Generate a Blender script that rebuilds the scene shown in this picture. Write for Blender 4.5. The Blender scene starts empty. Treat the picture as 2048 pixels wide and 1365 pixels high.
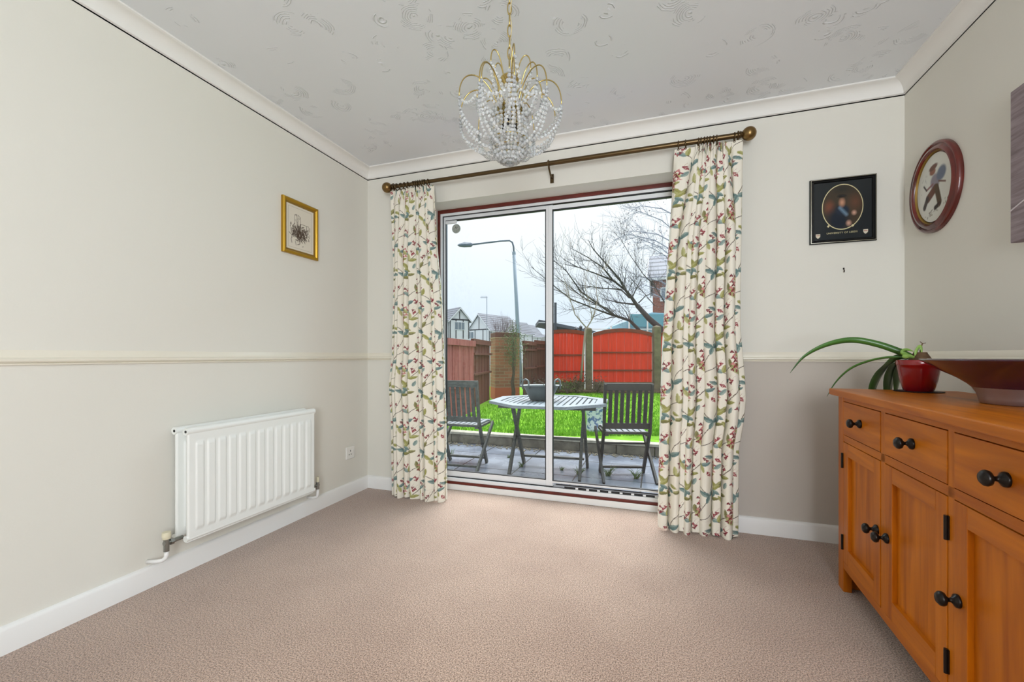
import bpy, math, random
import numpy as np
from mathutils import Vector, Matrix
random.seed(7); RNG = np.random.default_rng(7)
S = bpy.context.scene; COL = S.collection
PI = math.pi
# ------------------------------------------------------------------ camera
YAW = math.radians(18.7); EYE = 0.985; FPX = 845.0; HOR = 712.0
FW = (-math.sin(YAW), math.cos(YAW)); RT = (math.cos(YAW), math.sin(YAW))
cam = bpy.data.cameras.new('camera'); cam.sensor_width = 36; cam.lens = FPX*36/2048
cam.shift_y = (HOR-682.5)/2048; cam.clip_start = .02; cam.clip_end = 600
co = bpy.data.objects.new('camera', cam); COL.objects.link(co)
co.location = (0, 0, EYE); co.rotation_euler = (PI/2, 0, YAW); S.camera = co
# ------------------------------------------------------------------ light
S.view_settings.view_transform = 'Standard'; S.view_settings.look = 'None'
S.view_settings.gamma = 1; S.view_settings.use_curve_mapping = False
S.view_settings.exposure = 0.25
W = bpy.data.worlds.new('sky'); S.world = W; W.use_nodes = True
wn = W.node_tree.nodes; wl = W.node_tree.links
wb = wn['Background']; wb.inputs[1].default_value = 1.0
tc = wn.new('ShaderNodeTexCoord'); sx = wn.new('ShaderNodeSeparateXYZ'); rp = wn.new('ShaderNodeValToRGB')
wl.new(tc.outputs['Generated'], sx.inputs[0]); wl.new(sx.outputs['Z'], rp.inputs[0]); wl.new(rp.outputs[0], wb.inputs[0])
rp.color_ramp.elements[0].position = 0.0; rp.color_ramp.elements[0].color = (.68, .77, .88, 1)
rp.color_ramp.elements[1].position = .45; rp.color_ramp.elements[1].color = (1.0, 1.0, 1.01, 1)
e = rp.color_ramp.elements.new(.12); e.color = (.74, .83, .93, 1)
e = rp.color_ramp.elements.new(.26); e.color = (.90, .94, .97, 1)

def light(name, typ, loc, rot, energy, color=(1, 1, 1), **k):
    l = bpy.data.lights.new(name, typ); l.energy = energy; l.color = color
    for a, b in k.items(): setattr(l, a, b)
    o = bpy.data.objects.new(name, l); COL.objects.link(o); o.location = loc; o.rotation_euler = rot
    return o
# bright overcast sky above the garden, coming down into the doorway
light('overcast_sun', 'SUN', (0, 6, 6), (math.radians(-31), 0, math.radians(4)), 5.5, (.95, .97, 1), angle=math.radians(50))
# added fill lamps, set in unseen openings of the right and rear walls
light('side_fill', 'AREA', (1.13, -.95, 1.30), (0, math.radians(90), 0), 21, (.88, .94, 1), shape='RECTANGLE', size=1.5, size_y=1.5)
light('rear_fill', 'AREA', (.62, -1.93, 1.35), (math.radians(106), 0, 0), 66, (.88, .94, 1), shape='RECTANGLE', size=.9, size_y=1.5)

light('door_floor_fill', 'AREA', (-.66, 3.45, 2.8), (math.radians(-46), 0, 0), 76, (.56, .82, 1), shape='RECTANGLE', size=1.9, size_y=.8)  # unseen lamp added outside to brighten the carpet by the doors
# ------------------------------------------------------------------ helpers
def at(px, py, d):
    u = (px-1024)/FPX*d
    return Vector((FW[0]*d+RT[0]*u, FW[1]*d+RT[1]*u, EYE-(py-HOR)/FPX*d))
def lin(*c):
    return tuple(((v/255)/12.92 if v/255 <= .04045 else ((v/255+.055)/1.055)**2.4) for v in c)
def mat(name, rgb, rough=.6, metal=0, noise=0, nscale=20, bump=0, bscale=60, spec=.5, rgb2=None, trans=0, coat=0, sub=0, stretch=None):
    m = bpy.data.materials.new(name); m.use_nodes = True; n = m.node_tree.nodes; l = m.node_tree.links
    b = n['Principled BSDF']; c = lin(*rgb)
    b.inputs['Base Color'].default_value = (*c, 1); b.inputs['Roughness'].default_value = rough
    b.inputs['Metallic'].default_value = metal; b.inputs['Specular IOR Level'].default_value = spec
    b.inputs['Transmission Weight'].default_value = trans; b.inputs['Coat Weight'].default_value = coat
    t = n.new('ShaderNodeTexCoord'); mp = n.new('ShaderNodeMapping'); l.new(t.outputs['Object'], mp.inputs[0])
    if stretch: mp.inputs['Scale'].default_value = stretch
    if noise or rgb2:
        x = n.new('ShaderNodeTexNoise'); x.inputs['Scale'].default_value = nscale; x.inputs['Detail'].default_value = 6
        l.new(mp.outputs[0], x.inputs['Vector'])
        r = n.new('ShaderNodeValToRGB'); l.new(x.outputs[0], r.inputs[0]); l.new(r.outputs[0], b.inputs['Base Color'])
        c2 = lin(*rgb2) if rgb2 else tuple(min(1, v*(1+noise)) for v in c)
        c1 = c if rgb2 else tuple(v*(1-noise) for v in c)
        r.color_ramp.elements[0].position = .3; r.color_ramp.elements[1].position = .7
        r.color_ramp.elements[0].color = (*c1, 1); r.color_ramp.elements[1].color = (*c2, 1)
    if bump:
        x = n.new('ShaderNodeTexNoise'); x.inputs['Scale'].default_value = bscale; x.inputs['Detail'].default_value = 4
        l.new(mp.outputs[0], x.inputs['Vector'])
        u = n.new('ShaderNodeBump'); u.inputs['Strength'].default_value = bump; u.inputs['Distance'].default_value = .004
        l.new(x.outputs[0], u.inputs['Height']); l.new(u.outputs[0], b.inputs['Normal'])
    return m
def bsdf(m): return m.node_tree.nodes['Principled BSDF']
def attr_mat(name, rough=.85, translucent=0, back=None, spec=.3, layer='col'):
    m = bpy.data.materials.new(name); m.use_nodes = True; n = m.node_tree.nodes; l = m.node_tree.links
    b = n['Principled BSDF']; a = n.new('ShaderNodeAttribute'); a.attribute_name = layer
    b.inputs['Roughness'].default_value = rough; b.inputs['Specular IOR Level'].default_value = spec
    c = a.outputs['Color']
    if back:
        g = n.new('ShaderNodeNewGeometry'); x = n.new('ShaderNodeMix'); x.data_type = 'RGBA'
        l.new(g.outputs['Backfacing'], x.inputs['Factor']); l.new(c, x.inputs['A']); x.inputs['B'].default_value = (*lin(*back), 1)
        c = x.outputs['Result']
    l.new(c, b.inputs['Base Color'])
    if translucent:
        t = n.new('ShaderNodeBsdfTranslucent'); l.new(c, t.inputs[0]); s = n.new('ShaderNodeMixShader')
        s.inputs[0].default_value = translucent; l.new(b.outputs[0], s.inputs[1]); l.new(t.outputs[0], s.inputs[2])
        l.new(s.outputs[0], n['Material Output'].inputs[0])
    return m

class MB:
    def __init__(s): s.v = []; s.f = []; s.m = []; s.cur = 0
    def add(s, vs, fs):
        b = len(s.v); s.v.extend([tuple(p) for p in vs]); s.f.extend([tuple(i+b for i in f) for f in fs]); s.m.extend([s.cur]*len(fs)); return s
    def box(s, c, d, M=None):
        x, y, z = d[0]/2, d[1]/2, d[2]/2
        vs = [Vector((i*x, j*y, k*z)) for i in (-1, 1) for j in (-1, 1) for k in (-1, 1)]
        if M is not None: vs = [M @ p for p in vs]
        return s.add([p+Vector(c) for p in vs], [(0, 1, 3, 2), (4, 6, 7, 5), (0, 4, 5, 1), (2, 3, 7, 6), (0, 2, 6, 4), (1, 5, 7, 3)])
    def bb(s, a, b):
        return s.box([(a[i]+b[i])/2 for i in range(3)], [abs(b[i]-a[i]) for i in range(3)])
    def bar(s, p, q, w, t, up=(0, 0, 1)):
        p, q = Vector(p), Vector(q); z = (q-p); L = z.length; z.normalize(); x = z.cross(Vector(up))
        if x.length < 1e-4: x = z.cross(Vector((1, 0, 0)))
        x.normalize(); y = z.cross(x); M = Matrix((x, y, z)).transposed()
        return s.box((p+q)/2, (w, t, L), M)
    def tube(s, pts, r, n=8, cap=True):
        pts = [Vector(p) for p in pts]; N = len(pts); rr = r if isinstance(r, (list, tuple)) else [r]*N
        vs = []; t = (pts[1]-pts[0]).normalized(); x = t.cross(Vector((0, 0, 1)))
        if x.length < 1e-3: x = t.cross(Vector((1, 0, 0)))
        x.normalize()
        for i, p in enumerate(pts):
            t = (pts[min(i+1, N-1)]-pts[max(i-1, 0)])
            if t.length < 1e-9: t = Vector((0, 0, 1))
            t.normalize(); x = (x-t*x.dot(t))
            if x.length < 1e-6: x = t.orthogonal()
            x.normalize(); y = t.cross(x)
            for k in range(n):
                a = 2*PI*k/n; vs.append(p+(x*math.cos(a)+y*math.sin(a))*rr[i])
        fs = [(i*n+k, i*n+(k+1) % n, (i+1)*n+(k+1) % n, (i+1)*n+k) for i in range(N-1) for k in range(n)]
        if cap: fs += [tuple(range(n))[::-1], tuple(range((N-1)*n, N*n))]
        return s.add(vs, fs)
    def cyl(s, p, q, r, r2=None, n=20): return s.tube([p, q], [r, r if r2 is None else r2], n)
    def lathe(s, prof, c=(0, 0, 0), n=32, sx=1, sy=1, M=None):
        vs = []
        for r, z in prof:
            for k in range(n):
                a = 2*PI*k/n; p = Vector((r*math.cos(a)*sx, r*math.sin(a)*sy, z))
                if M is not None: p = M @ p
                vs.append(p+Vector(c))
        N = len(prof)
        fs = [(i*n+k, i*n+(k+1) % n, (i+1)*n+(k+1) % n, (i+1)*n+k) for i in range(N-1) for k in range(n)]
        if prof[0][0] > 1e-5: fs.append(tuple(range(n))[::-1])
        if prof[-1][0] > 1e-5: fs.append(tuple(range((N-1)*n, N*n)))
        return s.add(vs, fs)
    def sphere(s, c, r, u=12, v=8, sz=1):
        return s.lathe([(max(1e-6, r*math.sin(PI*i/v)), -r*math.cos(PI*i/v)*sz) for i in range(v+1)], c, u)
    def torus(s, c, R, r, n=20, m=8, M=None):
        pts = []
        vs = []
        for i in range(n):
            a = 2*PI*i/n
            for j in range(m):
                b = 2*PI*j/m; p = Vector(((R+r*math.cos(b))*math.cos(a), (R+r*math.cos(b))*math.sin(a), r*math.sin(b)))
                if M is not None: p = M @ p
                vs.append(p+Vector(c))
        fs = [(i*m+j, ((i+1) % n)*m+j, ((i+1) % n)*m+(j+1) % m, i*m+(j+1) % m) for i in range(n) for j in range(m)]
        return s.add(vs, fs)
    def prism(s, poly, f):                      # poly of 2D points; f(u,v,w) -> 3D, w in (0,1)
        n = len(poly)
        vs = [f(u, v, 0) for u, v in poly]+[f(u, v, 1) for u, v in poly]
        fs = [tuple(range(n))[::-1], tuple(range(n, 2*n))]+[(i, (i+1) % n, n+(i+1) % n, n+i) for i in range(n)]
        return s.add(vs, fs)
    def build(s, name, mats, parent=None, smooth=False, bevel=0, seg=2, autos=None):
        me = bpy.data.meshes.new(name); me.from_pydata(s.v, [], s.f); me.update()
        mats = mats if isinstance(mats, (list, tuple)) else [mats]
        for m in mats: me.materials.append(m)
        if len(mats) > 1: me.polygons.foreach_set('material_index', s.m)
        import bmesh
        b = bmesh.new(); b.from_mesh(me); bmesh.ops.recalc_face_normals(b, faces=b.faces); b.to_mesh(me); b.free()
        o = bpy.data.objects.new(name, me); COL.objects.link(o)
        if parent: o.parent = parent
        if smooth: me.polygons.foreach_set('use_smooth', [True]*len(me.polygons))
        if autos:
            me.polygons.foreach_set('use_smooth', [True]*len(me.polygons))
            me.set_sharp_from_angle(angle=math.radians(autos))
        if bevel:
            k = o.modifiers.new('bevel', 'BEVEL'); k.width = bevel; k.segments = seg; k.limit_method = 'ANGLE'; k.angle_limit = .6
        return o
def tag(o, label=None, cat=None, group=None, kind=None):
    if label: o['label'] = label
    if cat: o['category'] = cat
    if group: o['group'] = group
    if kind: o['kind'] = kind
    return o
def thing(name, label, cat, loc=(0, 0, 0), rz=0, group=None, kind=None):
    o = bpy.data.objects.new(name, None); COL.objects.link(o); o.empty_display_size = .1
    o.location = loc; o.rotation_euler = (0, 0, rz); return tag(o, label, cat, group, kind)
def dup(r, parent=None):
    c = r.copy(); COL.objects.link(c); c.parent = parent
    for ch in list(r.children): dup(ch, c)
    return c
def grid_obj(name, X, Y, Z, rgb, m, parent=None, smooth=True, closed_back=0):
    """X,Y,Z (R,C) arrays of vertices, rgb (R,C,3) linear colours"""
    R, C = X.shape; me = bpy.data.meshes.new(name)
    co_ = np.stack([X, Y, Z], -1).reshape(-1, 3).astype(np.float32)
    idx = np.arange(R*C).reshape(R, C)
    q = np.stack([idx[:-1, :-1], idx[:-1, 1:], idx[1:, 1:], idx[1:, :-1]], -1).reshape(-1, 4)
    me.vertices.add(R*C); me.vertices.foreach_set('co', co_.ravel())
    nq = len(q); me.loops.add(nq*4); me.loops.foreach_set('vertex_index', q.ravel().astype(np.int32))
    me.polygons.add(nq); me.polygons.foreach_set('loop_start', (np.arange(nq)*4).astype(np.int32))
    me.polygons.foreach_set('loop_total', np.full(nq, 4, np.int32))
    me.polygons.foreach_set('use_smooth', np.full(nq, smooth))
    me.update(calc_edges=True)
    if rgb is not None:
        a = me.color_attributes.new('col', 'FLOAT_COLOR', 'POINT')
        c4 = np.ones((R*C, 4), np.float32); c4[:, :3] = rgb.reshape(-1, 3); a.data.foreach_set('color', c4.ravel())
    me.materials.append(m); o = bpy.data.objects.new(name, me); COL.objects.link(o)
    if parent: o.parent = parent
    return o

# ------------------------------------------------------------------ materials
M_wall = mat('cream_wall_paint', (226, 223, 213), .9, bump=.05, bscale=180, spec=.2)
M_white = mat('white_gloss_paint', (238, 237, 234), .35)
M_cream_trim = mat('cream_gloss_paint', (232, 226, 210), .3)
M_cove = mat('white_cornice_paint', (236, 234, 229), .7)
M_alu = mat('white_coated_aluminium', (232, 234, 236), .3)
M_seal = mat('black_rubber_seal', (22, 24, 28), .5)
M_redwood = mat('reddish_varnished_hardwood', (112, 38, 26), .4, rgb2=(82, 26, 18), nscale=14, stretch=(1, 6, 6))
M_brass = mat('polished_brass', (196, 174, 112), .22, metal=1)
M_bronze = mat('antique_bronze_pole', (96, 78, 52), .32, metal=.85)
M_bronze2 = mat('brushed_bronze_ball', (132, 106, 66), .3, metal=.9)
M_rad = mat('radiator_white_enamel', (238, 239, 234), .35)
M_chrome = mat('dull_chrome', (150, 150, 145), .3, metal=.9)
M_plast = mat('white_plastic', (236, 234, 228), .4)
M_cap = mat('aged_cream_plastic', (222, 214, 186), .5)
M_dark = mat('blackened_bronze', (34, 28, 24), .28, metal=.6)
M_gold = mat('gilt_frame', (186, 146, 48), .32, metal=.8)
M_golddark = mat('dull_gilt', (150, 118, 52), .5, metal=.5)
M_mahog = mat('dark_mahogany', (112, 34, 24), .25, rgb2=(66, 20, 14), nscale=9, coat=.4)
M_black = mat('black_lacquer', (16, 17, 18), .25)

def wood_mat(name, a, b, axis='z', rough=.38):
    m = mat(name, a, rough, spec=.25); n = m.node_tree.nodes; l = m.node_tree.links; bs = bsdf(m)
    t = n.new('ShaderNodeTexCoord'); mp = n.new('ShaderNodeMapping'); l.new(t.outputs['Object'], mp.inputs[0])
    sc = {'z': (16, 16, 1.3), 'y': (16, 1.3, 16), 'x': (1.3, 16, 16)}[axis]; mp.inputs['Scale'].default_value = sc
    x = n.new('ShaderNodeTexNoise'); x.inputs['Scale'].default_value = 1.6; x.inputs['Detail'].default_value = 7; x.inputs['Distortion'].default_value = .6
    l.new(mp.outputs[0], x.inputs['Vector']); r = n.new('ShaderNodeValToRGB'); l.new(x.outputs[0], r.inputs[0])
    r.color_ramp.elements[0].position = .32; r.color_ramp.elements[1].position = .72
    r.color_ramp.elements[0].color = (*lin(*b), 1); r.color_ramp.elements[1].color = (*lin(*a), 1)
    l.new(r.outputs[0], bs.inputs['Base Color'])
    u = n.new('ShaderNodeBump'); u.inputs['Strength'].default_value = .08; u.inputs['Distance'].default_value = .002
    l.new(x.outputs[0], u.inputs['Height']); l.new(u.outputs[0], bs.inputs['Normal'])
    return m
M_oakz = wood_mat('honey_wood_upright', (206, 116, 6), (164, 82, 4), 'z')
M_oaky = wood_mat('honey_wood_lengthwise', (208, 118, 8), (166, 84, 5), 'y')

# carpet
M_carpet = mat('dusty_pink_carpet', (176, 148, 132), .95, spec=.1)
def carpet_nodes(m):
    n = m.node_tree.nodes; l = m.node_tree.links; b = bsdf(m); t = n.new('ShaderNodeTexCoord')
    def noise(s, d):
        x = n.new('ShaderNodeTexNoise'); x.inputs['Scale'].default_value = s; x.inputs['Detail'].default_value = d
        l.new(t.outputs['Object'], x.inputs['Vector']); return x.outputs[0]
    f = noise(230, 3); g = noise(2.2, 5)
    r = n.new('ShaderNodeValToRGB'); l.new(f, r.inputs[0])
    r.color_ramp.elements[0].position = .36; r.color_ramp.elements[1].position = .64
    r.color_ramp.elements[0].color = (*lin(114, 88, 71), 1); r.color_ramp.elements[1].color = (*lin(214, 183, 161), 1)
    r2 = n.new('ShaderNodeValToRGB'); l.new(g, r2.inputs[0])
    r2.color_ramp.elements[0].position = .33; r2.color_ramp.elements[1].position = .62
    r2.color_ramp.elements[0].color = (.84, .81, .80, 1); r2.color_ramp.elements[1].color = (1, 1, 1, 1)
    x = n.new('ShaderNodeMix'); x.data_type = 'RGBA'; x.blend_type = 'MULTIPLY'; x.inputs['Factor'].default_value = 1
    l.new(r.outputs[0], x.inputs['A']); l.new(r2.outputs[0], x.inputs['B']); l.new(x.outputs['Result'], b.inputs['Base Color'])
    u = n.new('ShaderNodeBump'); u.inputs['Strength'].default_value = .8; u.inputs['Distance'].default_value = .005
    l.new(f, u.inputs['Height']); l.new(u.outputs[0], b.inputs['Normal'])
    b.inputs['Sheen Weight'].default_value = .6; b.inputs['Sheen Roughness'].default_value = .4
carpet_nodes(M_carpet)
# textured plaster ceiling: fan shaped comb marks in scattered patches
M_ceil = mat('swirl_textured_ceiling', (230, 233, 236), .42, spec=.45)
def ceil_nodes(m):
    n = m.node_tree.nodes; l = m.node_tree.links; b = bsdf(m); t = n.new('ShaderNodeTexCoord')
    def math_(op, a, c=None, v=None):
        x = n.new('ShaderNodeMath'); x.operation = op
        if isinstance(a, (int, float)): x.inputs[0].default_value = a
        else: l.new(a, x.inputs[0])
        if c is not None: l.new(c, x.inputs[1])
        if v is not None: x.inputs[1].default_value = v
        return x.outputs[0]
    ns = n.new('ShaderNodeTexNoise'); ns.inputs['Scale'].default_value = 9; l.new(t.outputs['Object'], ns.inputs['Vector'])
    ad = n.new('ShaderNodeVectorMath'); ad.operation = 'MULTIPLY_ADD'; l.new(ns.outputs['Color'], ad.inputs[0])
    ad.inputs[1].default_value = (.045, .045, 0); l.new(t.outputs['Object'], ad.inputs[2])
    v = n.new('ShaderNodeTexVoronoi'); v.inputs['Scale'].default_value = 6.0; l.new(ad.outputs[0], v.inputs['Vector'])
    s1 = math_('MULTIPLY', v.outputs['Distance'], v=120); rings = math_('SINE', s1)
    rings = math_('MAXIMUM', rings, v=0.25)
    sep = n.new('ShaderNodeSeparateColor'); l.new(v.outputs['Color'], sep.inputs[0])
    # only some patches, and only a band of the fan
    near = math_('LESS_THAN', v.outputs['Distance'], v=.46)
    n2 = n.new('ShaderNodeTexNoise'); n2.inputs['Scale'].default_value = 14; n2.inputs['Detail'].default_value = 3; l.new(t.outputs['Object'], n2.inputs['Vector'])
    msk = math_('GREATER_THAN', n2.outputs[0], v=.53)
    m2 = math_('MULTIPLY', near, msk); hgt = math_('MULTIPLY', rings, m2)
    u = n.new('ShaderNodeBump'); u.inputs['Strength'].default_value = .6; u.inputs['Distance'].default_value = .009
    l.new(hgt, u.inputs['Height']); l.new(u.outputs[0], b.inputs['Normal'])
ceil_nodes(M_ceil)

# ------------------------------------------------------------------ the room
XL, XR, YB, YR, ZC = -2.04, 1.192, 2.652, -2.0, 2.37
OX0, OX1, OZ = -1.536, 0.19, 2.067          # opening of the patio doors
def struct(o, label=None): o['kind'] = 'structure'; return o
b = MB(); b.bb((XL-.3, YR-.3, -.12), (XR+.3, YB+.19, 0)); struct(b.build('floor', M_carpet))
b = MB(); b.bb((XL-.3, YR-.3, ZC), (XR+.3, YB+.30, ZC+.12)); struct(b.build('ceiling', M_ceil))
b = MB(); b.bb((XL-.2, YR-.2, 0), (XL, YB+.3, ZC)); struct(b.build('wall_left', M_wall))
# right wall with an opening added behind the camera for the side fill
b = MB()
b.bb((XR, -.15, 0), (XR+.25, YB+.3, ZC)); b.bb((XR, YR-.2, 0), (XR+.25, -1.75, ZC))
b.bb((XR, -1.75, 0), (XR+.25, -.15, .5)); b.bb((XR, -1.75, 2.1), (XR+.25, -.15, ZC)); struct(b.build('wall_right', M_wall))
b = MB()
b.bb((XL, YR-.25, 0), (.1, YR, ZC)); b.bb((1.1, YR-.25, 0), (XR, YR, ZC)); b.bb((.1, YR-.25, 0), (1.1, YR, .55)); b.bb((.1, YR-.25, 2.1), (1.1, YR, ZC))
struct(b.build('wall_rear', M_wall))
# garden side wall with the door opening; the lower right is a greyer tone below the dado
M_taupe = mat('taupe_wall', (198, 190, 180), .9, bump=.05, bscale=180, spec=.2)
b = MB()
b.bb((XL, YB, 0), (OX0, YB+.30, ZC)); b.bb((OX1, YB, .972), (XR, YB+.30, ZC)); b.bb((OX0, YB, OZ), (OX1, YB+.30, ZC))
b.cur = 1; b.bb((OX1, YB, 0), (XR, YB+.30, .972)); struct(b.build('wall_back', [M_wall, M_taupe]))
# cornice: cove profile swept along three walls
def cove(name, p, q, nx, ny, m0, m1):
    pr = [(0, 0), (0, .006), (.004, .008)]
    for i in range(9):
        a = PI/2*i/8; pr.append((.008+.05*(1-math.cos(a)), .010+.052*math.sin(a)))
    pr += [(.060, .063), (.066, .065), (.066, .072), (0, .072)]
    vs = []; N = len(pr)
    for P_, mm in ((p, m0), (q, m1)):
        for o_, h_ in pr: vs.append((P_[0]+nx*o_+mm[0]*o_, P_[1]+ny*o_+mm[1]*o_, ZC-.072+h_))
    fs = [(i, (i+1) % N, N+(i+1) % N, N+i) for i in range(N)]
    b = MB(); b.add(vs, fs); return struct(b.build(name, M_cove, autos=30))
cove('trim_1', (XL, YR), (XL, YB), 1, 0, (0, 0), (0, -1))
cove('trim_2', (XL, YB), (XR, YB), 0, -1, (1, 0), (-1, 0))
cove('trim_3', (XR, YB), (XR, YR), -1, 0, (0, -1), (0, 0))
# dado rail
def rail(name, p, q, nx, ny, prof, z0, m, m0=(0, 0), m1=(0, 0)):
    vs = []; N = len(prof)
    for P_, mm in ((p, m0), (q, m1)):
        for o_, h_ in prof: vs.append((P_[0]+nx*o_+mm[0]*o_, P_[1]+ny*o_+mm[1]*o_, z0+h_))
    b = MB(); b.add(vs, [(i, (i+1) % N, N+(i+1) % N, N+i) for i in range(N)]+[tuple(range(N)), tuple(range(N, 2*N))]); return struct(b.build(name, m, autos=35))
DP = [(0, 0), (.008, 0), (.009, .004), (.006, .007), (.014, .009), (.018, .014), (.018, .020), (.013, .024), (.008, .026), (.008, .032), (.004, .044), (0, .052)]
rail('trim_4', (XL, YR), (XL, YB), 1, 0, DP, .953, M_cream_trim, m1=(0, -1))
rail('trim_5', (XL, YB), (OX0, YB), 0, -1, DP, .953, M_cream_trim, m0=(1, 0))
rail('trim_6', (OX1, YB), (XR, YB), 0, -1, DP, .953, M_cream_trim, m1=(-1, 0))
rail('trim_7', (XR, YB), (XR, YR), -1, 0, DP, .953, M_cream_trim, m0=(0, -1))
BP = [(0, 0), (.015, 0), (.015, .078), (.012, .086), (.006, .091), (0, .092)]
rail('baseboard_left', (XL, YR), (XL, YB), 1, 0, BP, 0, M_white, m1=(0, -1))
rail('baseboard_back_left', (XL, YB), (OX0, YB), 0, -1, BP, 0, M_white, m0=(1, 0))
rail('baseboard_back_right', (OX1, YB), (XR, YB), 0, -1, BP, 0, M_white, m1=(-1, 0))
rail('baseboard_right', (XR, YB), (XR, YR), -1, 0, BP, 0, M_white, m0=(0, -1))

# patio doors ---------------------------------------------------------------
def frame_mb(x0, x1, z0, z1, y0, y1, w, wb=None, wt=None):
    b = MB(); wb = w if wb is None else wb; wt = w if wt is None else wt
    b.bb((x0, y0, z0), (x0+w, y1, z1)); b.bb((x1-w, y0, z0), (x1, y1, z1))
    b.bb((x0+w, y0, z0), (x1-w, y1, z0+wb)); b.bb((x0+w, y0, z1-wt), (x1-w, y1, z1)); return b
door = thing('door_1', None, None, (0, 0, 0)); door['kind'] = 'structure'
frame_mb(OX0, OX1, .040, OZ, 2.806, 2.90, .020, .020, .026).build('wooden_frame', M_redwood, door, bevel=.003)
b = MB(); b.bb((OX0, 2.80, 0), (OX1, 2.87, .041)); b.build('threshold_upstand', M_white, door, bevel=.003)
frame_mb(-1.516, .170, .060, 2.041, 2.812, 2.89, .016, .026, .018).build('outer_frame', M_alu, door, bevel=.002)
frame_mb(-1.503, .157, .083, 2.026, 2.820, 2.89, .005, .006, .006).build('gasket', M_seal, door)
M_glass = bpy.data.materials.new('window_glass'); M_glass.use_nodes = True
n = M_glass.node_tree.nodes; l = M_glass.node_tree.links; n.remove(n['Principled BSDF'])
tr = n.new('ShaderNodeBsdfTransparent'); tr.inputs[0].default_value = (.97, .985, .985, 1); gl = n.new('ShaderNodeBsdfGlossy'); gl.inputs['Roughness'].default_value = .01
fr = n.new('ShaderNodeFresnel'); gb = n.new('ShaderNodeNewGeometry'); ri = n.new('ShaderNodeMapRange'); ri.inputs[3].default_value = 1.36; ri.inputs[4].default_value = 1/1.36; l.new(gb.outputs['Backfacing'], ri.inputs[0]); l.new(ri.outputs[0], fr.inputs[0]); mx = n.new('ShaderNodeMixShader')
l.new(fr.outputs[0], mx.inputs[0]); l.new(tr.outputs[0], mx.inputs[1]); l.new(gl.outputs[0], mx.inputs[2]); l.new(mx.outputs[0], n['Material Output'].inputs[0])
# fixed left panel, sliding right panel
for nm, x0, x1, y0, gx0, gx1, gz0, gz1 in (('fixed_panel', -1.499, -.664, 2.832, -1.482, -.712, .130, 1.995), ('sliding_panel', -.690, .150, 2.822, -.664, .125, .129, 1.985)):
    b = MB(); z0, z1 = .090, 2.021
    if nm == 'sliding_panel': z0, z1 = .116, 2.014
    b.bb((x0, y0, z0), (gx0, y0+.028, z1)); b.bb((gx1, y0, z0), (x1, y0+.028, z1))
    b.bb((gx0, y0, z0), (gx1, y0+.028, gz0)); b.bb((gx0, y0, gz1), (gx1, y0+.028, z1))
    p = b.build(nm, M_alu, door, bevel=.002)
    s_ = .005; b = MB()
    b.bb((gx0, y0-.0015, gz0), (gx0+s_, y0+.02, gz1)); b.bb((gx1-s_, y0-.0015, gz0), (gx1, y0+.02, gz1)); b.bb((gx0, y0-.0015, gz0), (gx1, y0+.02, gz0+s_)); b.bb((gx0, y0-.0015, gz1-s_*1.6), (gx1, y0+.02, gz1))
    b.build('glazing_seal', M_seal, p)
    b = MB(); b.bb((gx0+.001, y0+.010, gz0+.001), (gx1-.001, y0+.014, gz1-.001)); b.build('glass_pane', M_glass, p)
b = MB(); b.bb((-.640, 2.8185, .1055), (.157, 2.823, .1125)); b.bb((-.2, 2.8175, 2.0155), (.157, 2.823, 2.0225)); b.build('slide_track', M_seal, door)
b = MB(); 
b.bb((-.58, 2.8183, .0875), (.157, 2.8215, .1005)); b.build('track_recess', M_seal, door)
b = MB()
for i in range(10): x = -.505+i*.072; b.bb((x, 2.8165, .0885), (x+.018, 2.8190, .0995))
b.build('track_guides', M_alu, door)
b = MB(); b.bb((-1.478, 2.824, 1.966), (-1.39, 2.836, 1.988)); tag(b.build('trickle_vent', M_alu, bevel=.001), 'small pale plastic vent bar at top left corner of the glass door', 'vent')
# round sticker / thermometer on the glass
t = thing('suction_dial', 'small round grey dial stuck high on the left door pane', 'dial', (-1.397, 2.838, 1.929))
Rx = Matrix.Rotation(PI/2, 3, 'X')
b = MB(); b.lathe([(.034, -.003), (.035, 0), (.034, .003), (.030, .003)], n=32, M=Rx); b.build('rim', mat('pale_grey_plastic', (168, 172, 166), .4), t, autos=40)
b = MB(); b.lathe([(.0001, .0035), (.030, .0034)], n=32, M=Rx); b.build('dial_face', mat('mottled_grey_face', (140, 146, 138), .5, rgb2=(182, 184, 176), nscale=90), t)
b = MB(); b.bar((0, -.004, 0), (.012, -.004, .008), .0022, .001, (0, 1, 0)); b.bar((0, -.004, 0), (-.006, -.004, .014), .0022, .001, (0, 1, 0)); b.build('pointer', M_black, t)

# ------------------------------------------------------------------ curtain pole
PY, PZ = 2.555, 2.178
pole = thing('curtain_pole', 'long antique bronze curtain pole with round ball ends above the doors', 'curtain pole', (0, PY, PZ))
b = MB(); b.cyl((-1.775, 0, 0), (.455, 0, 0), .0125, n=20); b.cyl((-.62, 0, 0), (.455, 0, 0), .0145, n=20); b.build('rod', M_bronze, pole, autos=40)
for x, sg in ((-1.80, -1), (.478, 1)):
    b = MB(); b.sphere((x, 0, 0), .036, 24, 16); b.build('finial', M_bronze2, pole, smooth=True)
    b = MB(); b.cyl((x-sg*.045, 0, 0), (x-sg*.030, 0, 0), .02, .014); b.build('finial_collar', M_bronze, pole, autos=40)
for x in (-1.745, -.625, .425):
    b = MB(); b.tube([(x, .092, -.055), (x, .05, -.05), (x, .01, -.028), (x, 0, -.012)], .006, 8); b.bb((x-.011, .088, -.085), (x+.011, .0965, -.03))
    b.torus((x, 0, 0), .0185, .004, 20, 8, Matrix.Rotation(PI/2, 3, 'Y')); b.build('bracket', M_bronze, pole, autos=40)
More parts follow.
